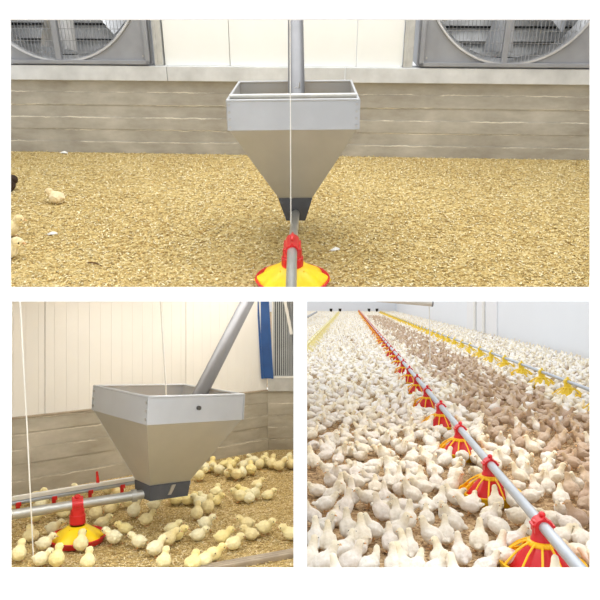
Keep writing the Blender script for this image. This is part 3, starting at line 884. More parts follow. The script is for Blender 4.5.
# ================================================================== LOWER LEFT VIEW
def seg_wall(bm, a, b, z0, z1, t, out=0.0):
    """upright slab from a to b (floor points); its face looks to the right of a->b, t thick behind"""
    a = Vector((a[0], a[1], 0)); b = Vector((b[0], b[1], 0)); u = (b - a).normalized(); n = Vector((u.y, -u.x, 0))
    p = a + n * out; q = b + n * out
    hexa(bm, [(*(p)[:2], z0), (*(q)[:2], z0), (*(q - n*t)[:2], z0), (*(p - n*t)[:2], z0)], [(*(p)[:2], z1), (*(q)[:2], z1), (*(q - n*t)[:2], z1), (*(p - n*t)[:2], z1)])
A = W0.floor(11, 497); B = W0.floor(268, 450)
u2 = (B - A).normalized(); n2 = Vector((u2.y, -u2.x, 0))
A0 = A - u2 * 1.75
MW2 = Matrix.Translation(A0) @ Matrix.Rotation(math.atan2(u2.y, u2.x), 4, 'Z')      # x along the wall, -y towards the viewer
L2 = (B - A0).length; V2 = Frame(MW2)
bm = bmesh.new(); v = [(-3.6, D0 + TH), (-0.012, D0 + TH), (-0.012, 5.6), (-3.6, 5.6)]
hexa(bm, [(x, y, -.03) for x, y in v], [(x, y, 0) for x, y in v])
struct('floor', bm, MT['litter2'], 'straw coloured litter floor of the lower left view')
zc2 = V2.hit(140, 404.5, 1, -.0).z
bm = bmesh.new(); nb = 5
for i in range(nb):
    o_ = [0, .007, .002, .008, .004][i]
    box(bm, (0, -.006 + o_, zc2 * i / nb - (.02 if i == 0 else 0)), (L2, .12, zc2 * (i+1) / nb), .003)
struct('baseboard_left', bm, MT['conc2'], 'board-marked concrete upstand behind the lower hopper', MW2)
bm = bmesh.new(); xs_ = [0, .55]
sm = V2.hit(45, 370, 1, .012).x
edges = [0, sm - 1.0, sm, sm + 1.0, L2]
for a, b in zip(edges, edges[1:]):
    box(bm, (a + .0015, .012, zc2), (b - .0015, .11, 1.32), .003)
    x = a + .06
    while x < b - .03:
        box(bm, (x, .0105, zc2 + .003), (x + .012, .013, 1.315)); x += .075
struct('wall_left', bm, MT['panel2'], 'warm white ribbed panel wall behind the lower hopper', MW2)
bm = bmesh.new(); box(bm, (0, -.012, zc2 - .004), (L2, .05, zc2 + .007), .003)
struct('trim_3', bm, MT['wood'], 'thin brownish sealing strip on top of the lower left concrete', MW2)
# end wall with concrete, ledge, blue post and slatted air inlet
Br = Vector((-.012, B.y + .02, 0))
bm = bmesh.new(); zl2 = HC + (300 - 391) / F * B.y; zl3 = HC + (300 - 378) / F * B.y
for i in range(5):
    seg_wall(bm, (B.x + .0, B.y), Br, zl2 * i / 5, zl2 * (i+1) / 5, .1, [.0, .006, .002, .007, .003][i])
struct('baseboard_right', bm, MT['conc2'], 'concrete upstand below the slatted air inlet')
bm = bmesh.new(); seg_wall(bm, (B.x + .0, B.y), Br, zl2, zl3, .12, .02)
struct('trim_4', bm, MT['galv'], 'pale zinc ledge under the slatted air inlet')
inl = empty('air_inlet', Matrix.Translation((B.x + .03, B.y - .005, zl3)), 'grey air inlet with vertical slats right of the blue post', 'air inlet')
wI = Br.x - B.x - .03
bm = bmesh.new(); box(bm, (0, .05, 0), (wI, .07, .72)); obj('backing', bm, MT['dark'], inl)
bm = bmesh.new(); k = 0
while k * .0165 < wI - .03:
    x = .022 + k * .0165
    tube(bm, [(x, .012 + .004 * (k % 2), .012), (x, .012 + .004 * (k % 2), .71)], .0048, 6); k += 1
obj('slats', bm, plain('pale_slat', (196, 199, 200), .45, var=.08), inl)
bm = bmesh.new(); box(bm, (0, -.01, 0), (wI, .05, .014), .002); box(bm, (0, -.01, 0), (.014, .05, .72), .002); box(bm, (wI - .012, -.01, 0), (wI, .05, .72), .002); obj('frame', bm, MT['white_plastic'], inl)
bm = bmesh.new(); q0 = Vector(((285-300)/F*B.y - B.x - .03, -.03, HC + (300-301)/F*B.y - zl3)); q1 = Vector(((291.5-300)/F*B.y - B.x - .03, -.03, HC + (300-334)/F*B.y - zl3))
tube(bm, [q0 + (q0 - q1) * .3, q1], .013, 10); obj('stay', bm, MT['white_plastic'], inl)
# blue post at the corner
pb0 = W0.hit(267.5, 378, 1, B.y - .02); pt0 = W0.hit(263, 302, 1, B.y - .02)
post = empty('corner_post', Matrix.Translation((0, 0, 0)), 'blue painted steel post in the corner behind the lower hopper', 'post')
bm = bmesh.new(); w = .040
def slant(bm, x0, x1, y0, y1):
    ex = (pt0 - pb0) * 1.12
    hexa(bm, [(pb0.x + x0, pb0.y + y0, zl3), (pb0.x + x1, pb0.y + y0, zl3), (pb0.x + x1, pb0.y + y1, zl3), (pb0.x + x0, pb0.y + y1, zl3)],
         [(pb0.x + x0 + ex.x, pb0.y + y0, zl3 + ex.z), (pb0.x + x1 + ex.x, pb0.y + y0, zl3 + ex.z), (pb0.x + x1 + ex.x, pb0.y + y1, zl3 + ex.z), (pb0.x + x0 + ex.x, pb0.y + y1, zl3 + ex.z)])
slant(bm, -w, w, -.012, .02); obj('web', bm, MT['blue'], post)
for s in (-1, 1):
    bm = bmesh.new(); slant(bm, s * w - .008, s * w + .008, -.03, .02); obj('flange', bm, MT['blue'], post)
# litter
flk2 = [(172, 142, 86), (204, 176, 114), (218, 194, 136), (230, 210, 158), (238, 224, 184)]
def keep2(x, y):
    return ((x - A.x) * n2.x + (y - A.y) * n2.y > .02) & (x < -.02)
flakes('wood_shavings', Matrix(), ((-2.2, -.02), (2.6, 5.1)), 42000, (.006, .014), flk2, 'loose straw coloured shavings strewn over the lower left floor', 0, keep2)

# hopper
S2 = 1.18
MH2 = pose(-3.47, 2.66, -48.9, (-.593 * S2, 2.871 * S2, -.405 * S2)); W2 = .52 * S2; DM2 = tuple(x * S2 for x in (.466, .109, .13, .19, .401, .134, .187, .463))
hopper(MH2, W2, DM2, 'square zinc feed hopper seen from its corner among yellow chicks', 'feed hoppers', [(s * .965, z) for s in (-1, 1) for z in (.2, .5, .8)], False, True)
feed_pile(MH2, W2, DM2, 'golden feed inside the lower hopper', .135, (-.2, .1))
FH2 = Frame(MH2)
ta = FH2.hit(199, 396, 0, .03); ta = Vector(ta)
tb = FH2.hit(248, 300, 1, ta.y + .42)
bm = bmesh.new(); dd = (tb - ta)
tube(bm, [ta - dd.normalized() * .10, tb + dd * .12], .040, 24)
o = obj('auger_tube', bm, MT['tube'], None, MH2, smooth=50); tag(o, 'grey auger tube slanting down into the lower hopper', 'tube', 'auger tubes')
# cord into the hopper
bm = bmesh.new(); p0 = FH2.hit(166, 388, 1, 0); d0 = (FH2.M @ p0)
p1 = W0.hit(160.5, 300, 1, d0.y)
low = Vector((d0.x, d0.y, d0.z - .06))
tube(bm, [low, d0, p1, p1 + (p1 - d0) * .05], .0045, 8)
o = obj('cord', bm, MT['rope'], None); tag(o, 'white cord hanging into the middle of the lower hopper', 'cord')

# pan feeder and pipe
s2 = .76; zp2 = .2165 * s2 + .03
pc2 = W0.floor(77.5, 543)
nf = FH2.M @ Vector((0, -DM2[6]/2, -DM2[7] + .018))
pp = W0.hit(77, 504.5, 1, pc2.y)
ang2 = math.atan2(nf.y - pp.y, nf.x - pp.x)
o = empty('pan_feeder', Matrix.Translation((pc2.x, pc2.y, 0)) @ Matrix.Rotation(ang2, 4, 'Z'), 'red pan feeder with yellow fluted cone ringed by yellow chicks', 'feeder')
feeder_parts_open(o, s2 * 1.0)
for c in o.children:
    if c.name.startswith(('drop_tube', 'hood')): c.scale = (.95, .95, (pp.z) / (.2165 * s2))
bm = bmesh.new(); dv = (pp - nf)
tube(bm, [nf - dv.normalized() * .03, pp, pp + dv * 3.0], .0235, 20)
tube(bm, [nf + dv.normalized() * .03, nf + dv.normalized() * .055], .031, 20)
o = obj('feed_pipe', bm, MT['pipe'], None, None, smooth=50); tag(o, 'grey feed pipe running left from the lower hopper over the red pan', 'pipe', 'feed pipes')
# outlet stub on the far side
bm = bmesh.new(); st = FH2.M @ Vector((0, DM2[6]/2 - .01, -DM2[7] + .05)); st2 = FH2.M @ Vector((0, DM2[6]/2 + .05, -DM2[7] + .055))
tube(bm, [st, st2], .022, 18); o = obj('pipe_stub', bm, MT['pipe'], None, None, smooth=50); tag(o, 'short grey pipe stub on the right of the lower hopper outlet', 'pipe')
# front cord
bm = bmesh.new(); f0 = W0.floor(33.5, 560); t0 = W0.hit(20, 300, 1, f0.y)
tube(bm, [f0 + (f0 - t0) * .012, f0 * .5 + t0 * .5 + Vector((.002, 0, 0)), t0, t0 + (t0 - f0) * .01], .0031, 8)
o = obj('cord', bm, MT['rope'], None); tag(o, 'white cord hanging at the far left in front of the feed pipe', 'cord')
# drinker line
zd = .15
d0 = W0.hit(11, 501, 2, zd); d1 = W0.hit(136, 480, 2, zd); ud = (d1 - d0).normalized(); nd = Vector((ud.y, -ud.x, 0))
Ld = (d1 - d0).length
dl = empty('drinker_line', Matrix.Translation(d0 - ud * .7) @ Matrix.Rotation(math.atan2(ud.y, ud.x), 4, 'Z'), 'white drinker line with red nipples along the wall behind the pipe', 'drinker')
bm = bmesh.new(); box(bm, (0, -.012, 0), (Ld + .76, .012, .022), .003); obj('rail', bm, MT['white_plastic'], dl)
bm = bmesh.new(); tube(bm, [(0, 0, -.012), (Ld + .74, 0, -.012)], .012, 12); obj('water_pipe', bm, MT['pipe3'], dl, smooth=50)
bm = bmesh.new(); box(bm, (Ld + .70, -.018, -.03), (Ld + .76, .018, .036), .005); obj('end_cap', bm, MT['black'], dl)
for px in (18, 54, 90, 122):
    p = W0.hit(px, 500, 1, 3.4)
    # place along the line where the sight line through px crosses it
    k = (px - 300) / F
    s_ = (k * d0.y - d0.x) / (ud.x - k * ud.y) + .7
    bm = bmesh.new(); tube(bm, [(s_, 0, -.02), (s_, 0, -.075)], [.012, .009], 10); tube(bm, [(s_, 0, -.072), (s_, 0, -.08)], [.021, .018], 12); box(bm, (s_ - .013, -.02, -.03), (s_ + .013, .02, -.01), .003)
    obj('nipple', bm, MT['red'], dl)
k = (98 - 300) / F; s_ = (k * d0.y - d0.x) / (ud.x - k * ud.y) + .7
bm = bmesh.new(); tube(bm, [(s_, 0, .02), (s_ - .006, 0, .085)], [.010, .006], 8); obj('tall_clip', bm, MT['red'], dl)
# plank at the lower right corner
a_ = W0.floor(212, 567.5); b_ = W0.floor(297, 552)
up_ = (b_ - a_).normalized(); pl_n = Vector((up_.y, -up_.x, 0))
Mp = Matrix.Translation(a_ - up_ * .35) @ Matrix.Rotation(math.atan2(up_.y, up_.x), 4, 'Z')
LP = min((b_ - a_).length + .35, .9)
# stop short of the partition
tmax = (-0.016 - (a_ - up_ * .35).x) / up_.x
bm = bmesh.new(); box(bm, (0, -.062, 0), (tmax - .002, 0, .022), .004); 
for c in range(3): box(bm, (.004, -.060 + c * .02, .0215), (tmax - .006, -.060 + c * .02 + .016, .0235))
o = obj('plank', bm, MT['wood'], None, Mp); tag(o, 'weathered grey-brown plank on the litter at the bottom right corner', 'plank')

# chicks: foot pixel, facing on the floor (0 right, 90 away, 180 left, 270 to the viewer), pose
ZW = 'huddled in the row along the concrete wall'; ZR = 'in the small cluster right of the hopper'; ZH = 'just right of the hopper outlet'
ZP = 'around the red pan'; ZI = 'standing inside the red pan'; ZF = 'in the nearest row at the bottom edge'; ZB = 'behind the grey feed pipe'; ZU = 'under and before the hopper outlet'
ZM = 'on the litter in front of the hopper'; ZG = 'in the loose group at the lower right'
CH = [
 (19,563,95,'upright',ZF),(41,568,10,'walk',ZF),(57,569,80,'upright',ZF),(88,571,95,'upright',ZF),(164,571,80,'upright',ZF),(193,570,90,'sit',ZF),(204,567,15,'sit',ZF),(213,564,10,'walk',ZF),
 (44,552,15,'walk',ZP),(53,537,0,'walk',ZP),(81,553,92,'upright',ZP),(114,546,170,'walk',ZP),(102,528,15,'sit',ZP),(96,521,70,'upright',ZP),(31,542,120,'sit',ZP),
 
 (35,524,10,'walk',ZB),(41,510,20,'sit',ZB),(118,496,200,'sit',ZB),(128,509,60,'walk',ZB),(80,499,170,'walk',ZB),(108,496,10,'walk',ZB),(134,519,75,'upright',ZB),(110,514,10,'sit',ZB),(63,518,190,'sit',ZB),(36,505,20,'walk',ZB),
 (146,527,25,'walk',ZU),(154,512,30,'walk',ZU),(125,534,200,'sit',ZU),(176,505,180,'sit',ZU),(188,505,20,'sit',ZU),(197,521,80,'upright',ZU),
 (139,550,175,'walk',ZM),(155,558,40,'walk',ZM),(168,548,10,'walk',ZM),(176,541,15,'sit',ZM),(172,534,10,'sit',ZM),(198,541,5,'sit',ZM),(205,531,5,'walk',ZM),
 (222,546,20,'walk',ZG),(233,550,30,'sit',ZG),(247,532,180,'walk',ZG),(251,540,175,'sit',ZG),(264,536,5,'walk',ZG),(291,540,175,'sit',ZG),
 (216,497,90,'sit',ZH),(205,505,150,'sit',ZH),(215,506,20,'sit',ZH),(200,507,170,'sit',ZH),(208,515,70,'upright',ZH),
 (257,489,20,'sit',ZR),(244,497,170,'sit',ZR),(255,500,20,'upright',ZR),(240,503,180,'walk',ZR),(249,503,90,'sit',ZR),(268,500,5,'sit',ZR),
 (199,482,10,'walk',ZW),(205,474,180,'walk',ZW),(212,473,90,'upright',ZW),(219,476,170,'walk',ZW),(224,469,15,'sit',ZW),(231,471,10,'walk',ZW),(229,479,90,'walk',ZW),(237,481,180,'walk',ZW),
 (242,479,85,'upright',ZW),(243,469,10,'sit',ZW),(251,476,100,'walk',ZW),(254,466,170,'walk',ZW),(260,470,15,'upright',ZW),(266,468,90,'upright',ZW),(272,470,80,'upright',ZW),(279,472,20,'walk',ZW),(286,468,10,'upright',ZW),(291,470,90,'upright',ZW)]
zones = {}
for c in CH: zones.setdefault(c[4], []).append(c)
for z in zones: zones[z].sort()
GRP = {ZW: 'chicks along the wall', ZR: 'chicks right of the hopper'}
for c in CH:
    px, py, a, po, z = c
    p = W0.floor(px, py)
    s = random.uniform(.80, .91)
    zz = .012 * s2 if z == ZI else .004
    i = zones[z].index(c)
    lab = '%s yellow chick %s, %s' % (POSE_WORD[po], z, nth(i, len(zones[z])))
    if z == ZP and (px, py) == (81, 553): lab = 'yellow chick at the front of the red pan, back to the viewer'
    bird('chick', 'chick', po, Matrix.Translation((p.x, p.y, zz)) @ Matrix.Rotation(R(a + random.uniform(-12, 12)), 4, 'Z') @ Matrix.Scale(s, 4),
         random.choice(CHICK_COL), lab, 'yellow chicks of the lower left view')

# ================================================================== LOWER RIGHT VIEW: the long hall
TN = 50 / F                                   # the hall runs this much to the right per metre of depth
ENDY = 64.0
wallx = lambda d: 5.6 + TN * (d - 12.4)
v = [(0.012, D0 + TH), (wallx(D0) + .1, D0 + TH), (wallx(ENDY + 1), ENDY + 1), (-8, ENDY + 1), (-8, 9.0), (0.012, 9.0)]
bm = bmesh.new(); hexa(bm, [(x, y, -.03) for x, y in v], [(x, y, 0) for x, y in v])
struct('floor', bm, MT['litter3'], 'tan litter floor of the long hall')
bm = bmesh.new(); seg_wall(bm, (wallx(ENDY), ENDY), (wallx(D0 + TH), D0 + TH), 0, 2.6, .12)
struct('wall_right', bm, MT['panel3'], 'long white side wall of the hall')
bm = bmesh.new(); box(bm, (-8, ENDY, 0), (wallx(ENDY), ENDY + .15, 3.4)); struct('wall_end', bm, MT['panel3'], 'white end wall far down the hall')
# pale door panel and downpipe on the side wall
def on_wall(px, py):
    k = (px - 300) / F; d = (5.6 - TN * 12.4) / (k - TN)
    return Vector((k * d, d, HC + (300 - py) / F * d))
MRW = lambda d: Matrix.Translation((wallx(d), d, 0)) @ Matrix.Rotation(math.atan2(1, TN), 4, 'Z')
q = on_wall(487, 320); q2 = on_wall(498, 320); q3 = on_wall(468, 320)
bm = bmesh.new(); box(bm, (-(q.y - q2.y) , .0, 0.0), (q3.y - q.y, .05, 2.2), .01)
struct('door_1', bm, plain('pale_grey_panel', (236, 239, 244), .5, var=.005), 'pale grey door panel in the long side wall', MRW(q.y))
for px in (477.5, 486.5):
    q = on_wall(px, 320); bm = bmesh.new(); tube(bm, [(0, .10, 0), (0, .10, 2.4)], .05, 14)
    o = obj('downpipe', bm, MT['rope'], None, MRW(q.y), smooth=50)
    tag(o, 'white upright pipe on the hall side wall, %s of two' % ('left' if px < 480 else 'right'), 'pipe', 'upright pipes on the side wall')

# main feeder line
SP = 1.04; X1 = (542 - 300) / F * 2.80; Y1 = 2.80
dirl = Vector((TN, 1, 0)).normalized()
def line_pipe(name, p, mat, r, label, y_end, y_start):
    bm = bmesh.new(); a = p + dirl * ((y_start - p.y) / dirl.y); b = p + dirl * ((y_end - p.y) / dirl.y)
    tube(bm, [a, b], r, 18); o = obj(name, bm, mat, None, None, smooth=50); return tag(o, label, 'pipe', 'feeder pipes in the hall')
ZP3 = .2165
line_pipe('feed_pipe', Vector((X1, Y1, ZP3)), MT['pipe3'], .024, 'bright zinc feed pipe carrying the red feeders down the hall', 63.0, 2.30)
rotl = Matrix.Rotation(math.atan2(1, TN), 4, 'Z')
def far_feeder(mats, s=1.0):
    bm = bmesh.new()
    lathe(bm, [(.165*s, 0.0), (.178*s, .05*s), (.165*s, .018*s), (.05*s, .012*s)], 16, mi=1)
    lathe(bm, [(.138*s, .022*s), (.108*s, .075*s), (.056*s, .138*s), (.046*s, .142*s), (.039*s, .235*s), (.02*s, .238*s)], 16, mi=0)
    lathe(bm, [(.062*s, .128*s), (.066*s, .14*s), (.046*s, .152*s)], 16, mi=1)
    for k in range(12):
        a = 2*math.pi*(k+.5)/12
        tube(bm, [(r*s*math.cos(a), r*s*math.sin(a), z*s) for r, z in ((.058,.143), (.118,.112), (.178,.055))], .0056*s, 4, mi=1)
    hood(bm, s, .2165*s)
    bmesh.ops.recalc_face_normals(bm, faces=bm.faces[:])
    me = bpy.data.meshes.new('pan_feeder'); bm.to_mesh(me); bm.free()
    for m in mats: me.materials.append(m)
    return me
def copy_tree(o):
    c = o.copy(); COL.objects.link(c)
    for ch in o.children:
        d = ch.copy(); COL.objects.link(d); d.parent = c
        for g in ch.children:
            e = g.copy(); COL.objects.link(e); e.parent = d
    return c
proto = empty('pan_feeder', Matrix(), 'x', 'feeder', 'red feeders down the hall')
feeder_parts_dome(proto, 1.0, True)
far_red = far_feeder([MT['red3'], MT['yellow3']]); far_or = far_feeder([MT['orange'], MT['yellow3']])
NF = 57; feeders = []
for i in range(NF):
    P = Vector((X1, Y1, 0)) + Vector((TN, 1, 0)) * SP * i
    M = Matrix.Translation(P) @ rotl
    if i < 8:
        o = proto if i == 0 else copy_tree(proto)
        o.matrix_world = M
        lab = ('nearest red caged feeder at the bottom right of the hall line' if i == 0 else '%s nearest red caged feeder on the hall feed pipe' % ORD[i])
        tag(o, lab)
    else:
        me = far_red if i < 14 else far_or
        o = bpy.data.objects.new('pan_feeder', me); COL.objects.link(o); o.matrix_world = M
        lab = '%s red caged feeder along the hall feed pipe' % ORD[i] if i < 14 else 'tiny orange feeder in the far end of the hall feed line'
        tag(o, lab, 'feeder', 'red feeders down the hall')
    feeders.append(P)
# right yellow line
P2 = W0.hit(589, 389.5, 2, ZP3)
line_pipe('feed_pipe', P2, MT['pipe3'], .022, 'thin zinc pipe with yellow feeders near the right wall of the hall', 60.0, 4.6)
lemon = plain('lemon_plastic', (248, 216, 62), .45, var=.03); far_y = far_feeder([lemon, lemon], 1.0); far_y2 = far_feeder([plain('pale_yellow_plastic', (246, 234, 168), .5)] * 2, 1.0)
NY = 0
for i in range(-1, 48):
    P = Vector((P2.x, P2.y, 0)) + Vector((TN, 1, 0)) * (SP * i - .35)
    o = bpy.data.objects.new('pan_feeder', far_y); COL.objects.link(o); o.matrix_world = Matrix.Translation(P) @ rotl
    vis = look(P)[0] < 596
    k = i if not look(Vector((P2.x, P2.y, 0)) + Vector((TN, 1, 0)) * (SP * -1 - .35))[0] < 596 else i + 1
    lab = '%s yellow feeder counted from the right on the right-hand line' % ORD[k] if 0 <= k < 10 else 'small yellow feeder on the far stretch of the right-hand line'
    if k < 0: COL.objects.unlink(o); bpy.data.objects.remove(o); continue
    tag(o, lab, 'feeder', 'yellow feeders on the right-hand line'); feeders.append(P)
# left pale line
P3 = W0.hit(310, 341, 2, ZP3)
line_pipe('feed_pipe', P3, plain('pale_yellow_pipe', (246, 238, 190), .5), .024, 'pale yellow pipe at the far left of the hall', 54, 13.0)
for i in range(-1, 38):
    P = Vector((P3.x, P3.y, 0)) + Vector((TN, 1, 0)) * SP * i
    if look(P)[0] < 304: continue
    o = bpy.data.objects.new('pan_feeder', far_y2); COL.objects.link(o); o.matrix_world = Matrix.Translation(P) @ rotl
    tag(o, 'pale yellow feeder on the far left line of the hall', 'feeder', 'pale feeders on the left line'); feeders.append(P)
# far left drinker pipe
dA = W0.hit(306, 317.6, 2, .36); dB = W0.hit(316.7, 312, 2, .36)
bm = bmesh.new(); tube(bm, [dA + (dA - dB) * .15, dB], .06, 10); o = obj('drinker_pipe', bm, MT['wire'], None, None, smooth=50); tag(o, 'grey pipe end above the flock at the far left of the hall', 'pipe')
# black buckets at the end wall
for px, py, lab in ((331, 312.6, 'leftmost'), (340, 312, 'second from the left'), (369, 311.6, 'third from the left'), (377, 311, 'rightmost')):
    d = 61.0; x = (px - 300) / F * d; z = HC + (300 - py) / F * d
    bm = bmesh.new(); lathe(bm, [(.10, 0), (.14, .34), (.16, .36), (.15, .38), (.12, .37), (.09, .05)], 16)
    o = obj('bucket', bm, MT['black'], None, Matrix.Translation((x, d, 0)), smooth=50); tag(o, 'small black bucket by the far end wall, %s of four' % lab, 'bucket', 'black buckets at the end wall')
# hanging tube and its cord
d = 9.5
h0 = W0.hit(384, 299.5, 1, d); h1 = W0.hit(433, 303.6, 1, d)
lamp = empty('hanging_tube', Matrix.Translation(h1), 'grey tube hanging at the top of the hall view', 'tube')
bm = bmesh.new(); tube(bm, [(h0 - h1) * 1.15, (h0 - h1) * .02], .045, 18); obj('barrel', bm, MT['white_plastic'], lamp, smooth=50)
bm = bmesh.new(); tube(bm, [(h0 - h1) * .03, (0, 0, 0)], .049, 18); obj('end_cap', bm, MT['wire'], lamp, smooth=50)
c1 = W0.hit(430, 348, 1, d); c0 = W0.hit(429, 305, 1, d)
bm = bmesh.new(); tube(bm, [(c0.x, c0.y - .01, h1.z - .02), c1, (c1.x, c1.y, ZP3 + .0)], .007, 8)
o = obj('cord', bm, MT['rope'], None); tag(o, 'white cord hanging from the grey tube in the hall', 'cord')

# ---------------- the flock
flk3 = [(150, 118, 84), (190, 158, 120), (210, 182, 144), (226, 204, 170), (170, 138, 100)]
flakes('wood_shavings', Matrix(), ((.02, 3.4), (2.6, 6.5)), 22000, (.007, .018), flk3, 'loose tan shavings between the near birds of the hall')
FRONT = [(316,552,92,'upright'),(328,554,88,'upright'),(309,574,60,'upright'),(324,578,10,'upright'),(343,562,5,'turn'),(350,577,20,'upright'),(357,557,30,'sit'),(368,578,5,'turn'),
 (362,549,92,'upright'),(348,541,95,'upright'),(374,541,165,'upright'),(381,523,120,'upright'),(390,554,90,'upright'),(397,528,90,'upright'),(404,561,80,'turn'),(394,580,90,'upright'),
 (313,527,150,'upright'),(325,514,20,'walk'),(335,526,80,'sit'),(345,519,60,'upright'),(408,532,70,'upright'),(432,549,160,'upright'),(446,546,85,'upright'),(454,535,150,'upright'),
 (410,561,85,'upright'),(402,580,90,'turn'),(416,581,60,'walk'),(434,585,10,'upright'),(461,567,95,'upright'),(479,553,70,'upright'),(489,531,20,'upright'),(486,580,30,'walk'),
 (497,567,40,'upright'),(470,516,170,'walk'),(427,513,90,'sit'),(318,497,170,'sit'),(340,497,80,'upright'),(356,492,185,'walk'),(330,478,200,'walk'),(343,476,10,'sit'),(357,474,160,'sit'),(374,471,10,'sit'),
 (389,492,90,'walk'),(399,490,80,'upright'),(411,489,100,'walk'),(421,489,85,'upright'),(436,492,90,'upright'),(369,508,200,'walk'),(385,507,90,'upright'),(352,507,90,'upright'),
 (552,527,175,'sit'),(577,530,180,'upright'),(536,500,100,'upright'),(520,485,150,'upright'),(560,545,20,'sit'),(583,548,100,'sit'),(571,500,95,'upright'),(548,496,80,'upright'),(587,488,90,'turn'),
 (500,540,300,'peck'),(512,553,20,'walk'),(507,570,15,'peck'),(518,528,20,'peck'),(440,512,60,'upright'),(455,508,120,'walk')]
GAPS = [(322,479,13,9),(436,505,8,10),(381,556,7,16),(405,545,5,10),(450,520,10,6),(470,541,7,8),(356,532,8,6),(312,540,8,6),(528,460,9,5),(575,452,9,6),(540,470,8,4),(320,447,10,4),(425,555,8,18),(448,572,7,9)]
R2 = .115
cell = .15; grid = {}
pts = []
def try_add(x, y, r):
    gx, gy = int(x // cell), int(y // cell)
    for i in range(gx-1, gx+2):
        for j in range(gy-1, gy+2):
            for (a, b) in grid.get((i, j), ()):
                if (a-x)**2 + (b-y)**2 < r*r: return False
    grid.setdefault((gx, gy), []).append((x, y)); pts.append((x, y)); return True
fixed = []
for px, py, a, po in FRONT:
    p = W0.floor(px, py)
    fixed.append((p.x, p.y, a, po)); gx, gy = int(p.x // cell), int(p.y // cell); grid.setdefault((gx, gy), []).append((p.x, p.y))
fpos = np.array([(p.x, p.y) for p in feeders])
def free(x, y):
    if y < D0 + TH + .12 or x < .09 and y < 9.2: return False
    if x > wallx(y) - .14 or y > ENDY - .5: return False
    d2 = ((fpos - (x, y)) ** 2).sum(axis=1).min()
    if d2 < .21 ** 2: return False
    u_, v_ = look((x, y, 0))
    for gx, gy, ra, rb in GAPS:
        if ((u_-gx)/ra)**2 + ((v_-gy)/rb)**2 < 1: return False
    return True
# a ring of birds around every near feeder, heads to the pan
ring = []
for fi, P in enumerate(feeders[:12]):
    n = 11
    for k in range(n):
        a = 2*math.pi*(k + random.uniform(-.25, .25))/n; rr = random.uniform(.22, .25)
        x, y = P.x + rr*math.cos(a), P.y + rr*math.sin(a)
        if y < D0 + .14: continue
        ok = all((x-q[0])**2 + (y-q[1])**2 >   .09**2 for q in fixed)
        if ok and try_add(x, y, .09): fixed.append((x, y, math.degrees(a) + 180 + random.uniform(-25, 25), random.choice(['sit', 'walk', 'peck', 'walk', 'upright']))); pts.pop()
# random sequential packing, denser first rows; thinned with distance only beyond 40 m
def fill(y0, y1, tries, r):
    for _ in range(tries):
        y = random.uniform(y0, y1); lo = max(.09, .007 * y) if y < 9 else -.2; hi = min(wallx(y) - .14, .475 * y + .25)
        if y >= 14: lo = -.02 * y
        x = random.uniform(lo, hi)
        if free(x, y): try_add(x, y, r)
for y0, y1 in [(2.36, 4), (4, 5), (5, 6), (6, 8), (8, 10), (10, 13), (13, 16)]:
    wv = (.475 * (y0 + y1) / 2 + .2) * (y1 - y0); fill(y0, y1, int(wv * 360), R2)
for y0 in range(16, 64, 4):
    wv = 7.5 * 4; fill(y0, y0 + 4, int(wv * (110 if y0 < 36 else 60)), R2 * 1.05 if y0 < 36 else R2 * 1.25)

WHITE = [(248, 244, 236), (251, 249, 244), (244, 240, 232), (249, 243, 229), (243, 238, 233)]
TAN = [(204, 182, 162), (212, 192, 172), (196, 174, 154), (218, 200, 182), (200, 176, 158)]  # darker tan down for birds in the strip right of the feed line
def is_tan(x, y):
    """the strip right of the feed line where the birds are coloured a darker tan"""
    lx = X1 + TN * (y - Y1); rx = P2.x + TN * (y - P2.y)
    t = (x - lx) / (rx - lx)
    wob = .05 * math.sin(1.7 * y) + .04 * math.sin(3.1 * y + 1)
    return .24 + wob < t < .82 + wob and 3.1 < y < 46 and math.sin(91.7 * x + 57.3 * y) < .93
birds = [(x, y, a, po, True) for x, y, a, po in fixed]
for x, y in pts:
    t = random.random()
    po = 'upright' if t < .24 else 'walk' if t < .52 else 'sit' if t < .82 else 'turn' if t < .92 else 'peck'
    birds.append((x, y, random.uniform(0, 360), po, False))
rows = []
for b in birds:
    u_, v_ = look((b[0], b[1], .08))
    inside = 300 < u_ < 597 and v_ < 575
    rows.append((0 if inside else 1, b[1], b, u_, v_))
rows.sort(key=lambda r: (r[0], r[1]))
chosen = rows[:300]; rest = rows[300:]
